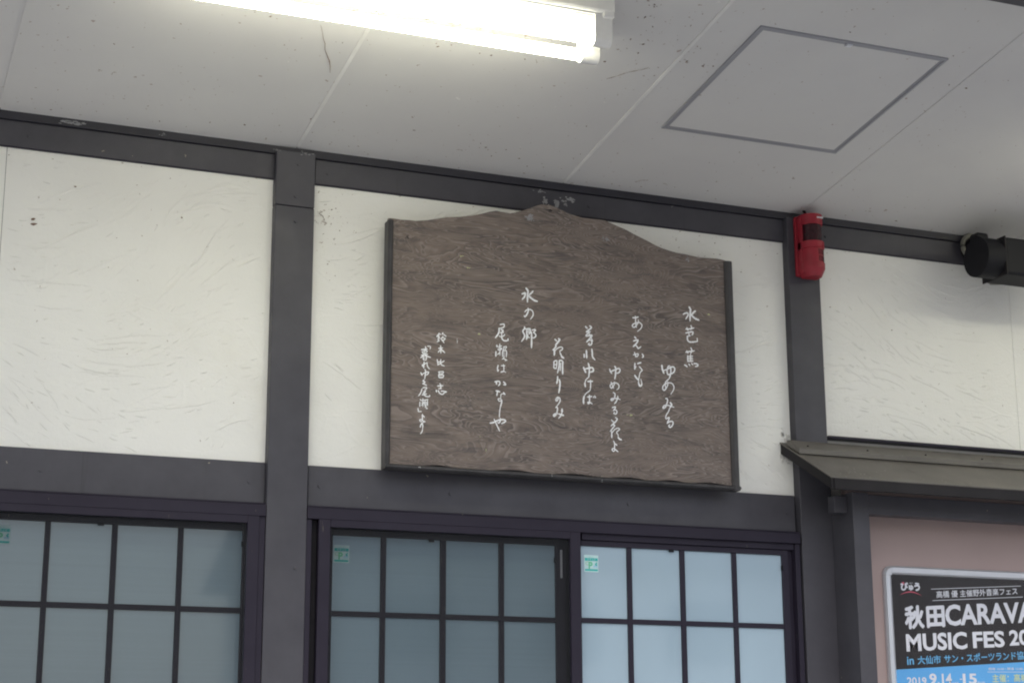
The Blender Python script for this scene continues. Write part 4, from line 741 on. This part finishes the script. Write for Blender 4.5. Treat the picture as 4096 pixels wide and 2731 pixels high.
# ------------------------------------------------------------------ dust, webs and insect remains
def web(name, pts, r, label, cat):
    o = MB().tube(pts, r, 5).build(name, M['dust']); tag(o, label, cat); return o
def cp_(x,y,d=.003): return (x,y,cz(y,d))
S = [(-.066,-.703),(-.052,-.672),(-.040,-.640),(-.0268,-.6128),(-.018,-.58),(-.005,-.555),(.0129,-.5233),(.022,-.498),(.0307,-.4677)]
web('cobweb_strand', [cp_(x,y,.0025+.002*math.sin(i)) for i,(x,y) in enumerate(S)], [.0004,.0005,.0007,.0008,.0007,.0010,.0014,.0009,.0005], 'long dark cobweb strand on the ceiling just below the lit tube', 'cobweb')
m = MB(); rnd = random.Random(11)
def fleck(m, p, s, up):
    b = bmesh.new(); bmesh.ops.create_icosphere(b, subdivisions=1, radius=1)
    for v in b.verts: v.co *= rnd.uniform(.5,1.2)
    q = Matrix.Translation(p) @ Matrix.Rotation(rnd.uniform(0,6.28),4,'Z') @ Matrix.Diagonal((s*rnd.uniform(.8,2.6),s*rnd.uniform(.5,1),s*rnd.uniform(.4,.9),1))
    m.add(b,q)
for k in range(430):
    if k<150: x,y = rnd.gauss(.35,.30), -.87+abs(rnd.gauss(0,.10))
    elif k<230: x,y = rnd.gauss(.80,.16), rnd.gauss(-.95,.14)
    elif k<330: x,y = rnd.uniform(-.8,2.3), -abs(rnd.gauss(0,.10))-.02
    else: x,y = rnd.uniform(-.85,2.6), rnd.uniform(-1.3,-.02)
    if k<230 and k%4: x,y = round(x*14)/14+rnd.gauss(0,.008), round(y*16)/16+rnd.gauss(0,.006)
    fleck(m, cp_(x,y,.0015), rnd.choice((.0009,.0012,.0016,.0024)) , 1)
for (x,y,L_,t) in ((1.24,-.09,.045,2.6),(.55,-.12,.02,0),(1.30,-.08,.02,.3),(.82,-.66,.13,-.8),(-.55,-.30,.02,2.2),(-.60,-.30,.012,.5),(.93,-.17,.012,1)):
    P = [cp_(x+L_*s*math.cos(t)+.002*math.sin(s*9),y+L_*s*math.sin(t)+.002*math.cos(s*7),.003) for s in [i/9 for i in range(10)]]
    m.tube(P,[.0002+.0007*abs(math.sin(i*1.9+x*7))**3 for i in range(10)],5)
tag(m.build('ceiling_debris', M['dust']), 'brown insect remains and dust flecks stuck to the ceiling around the lamp', 'dust', kind='stuff')
m = MB()
for k in range(300):
    if k<110: x,z = rnd.gauss(.17,.05), rnd.gauss(.0,.07)
    elif k<180: x,z = rnd.uniform(-.8,2.7), ZB-abs(rnd.gauss(0,.02))
    elif k<230: x,z = rnd.uniform(1.2,1.8), rnd.gauss(.07,.04)
    else: x,z = rnd.uniform(-.8,2.7), rnd.uniform(M1,ZB)
    if -.003<x<.127 or 1.81<x<1.95 or not(M1<z<ZB-.003) or (x>1.95 and z<-.54): continue
    fleck(m, (x,.0350,z), rnd.choice((.0007,.001,.0014,.002)), 0)
P=[(.150+.008*math.sin(i*2.2)+i*.003,.034,.045-.006*i+.004*math.sin(i)) for i in range(9)]
m.tube(P,[.0005+.0009*abs(math.sin(i*1.3)) for i in range(9)],5)
fleck(m,(-.715,.033,-.085),.006,0); fleck(m,(-.713,.033,-.099),.005,0); fleck(m,(-.60,.033,.03),.003,0); fleck(m,(-.28,.034,-.028),.003,0)
tag(m.build('wall_debris', M['dust']), 'dark insect remains and web crumbs caught on the troweled plaster', 'dust', kind='stuff')

# ------------------------------------------------------------------ what stands across the street, mirrored in the panes
def house(x,y,w,d,h,rh,label,cols):
    H = thing('white_house', (x+w/2,y-d/2,-ZO), label, 'house')
    z0=-ZO
    MB().box(x,x+w,y-d,y,z0,z0+h).build('house_wall', M['house'], H)
    m = MB(); m.prism([(y+.5,z0+h),(y-d-.5,z0+h),(y-d/2,z0+h+rh)],'x',x-.5,x+w+.5); m.build('house_roof', M['hroof'], H)
    for c in cols:
        for zz in (1.0,3.7):
            if zz+1.2<h: MB().box(x+c,x+c+1.5,y+.002,y+.06,z0+zz,z0+zz+1.2).build('house_window', M['hglass'], H)
house(8,-27,13,8,5.6,1.9,'two-storey white house with a grey roof across the street, seen only mirrored in the panes',(1.2,4.2,7.2,10.2))
house(-10,-33,11,8,5.2,1.8,'white house further left across the street, facing the station wall',(1.2,4.6,8.0))
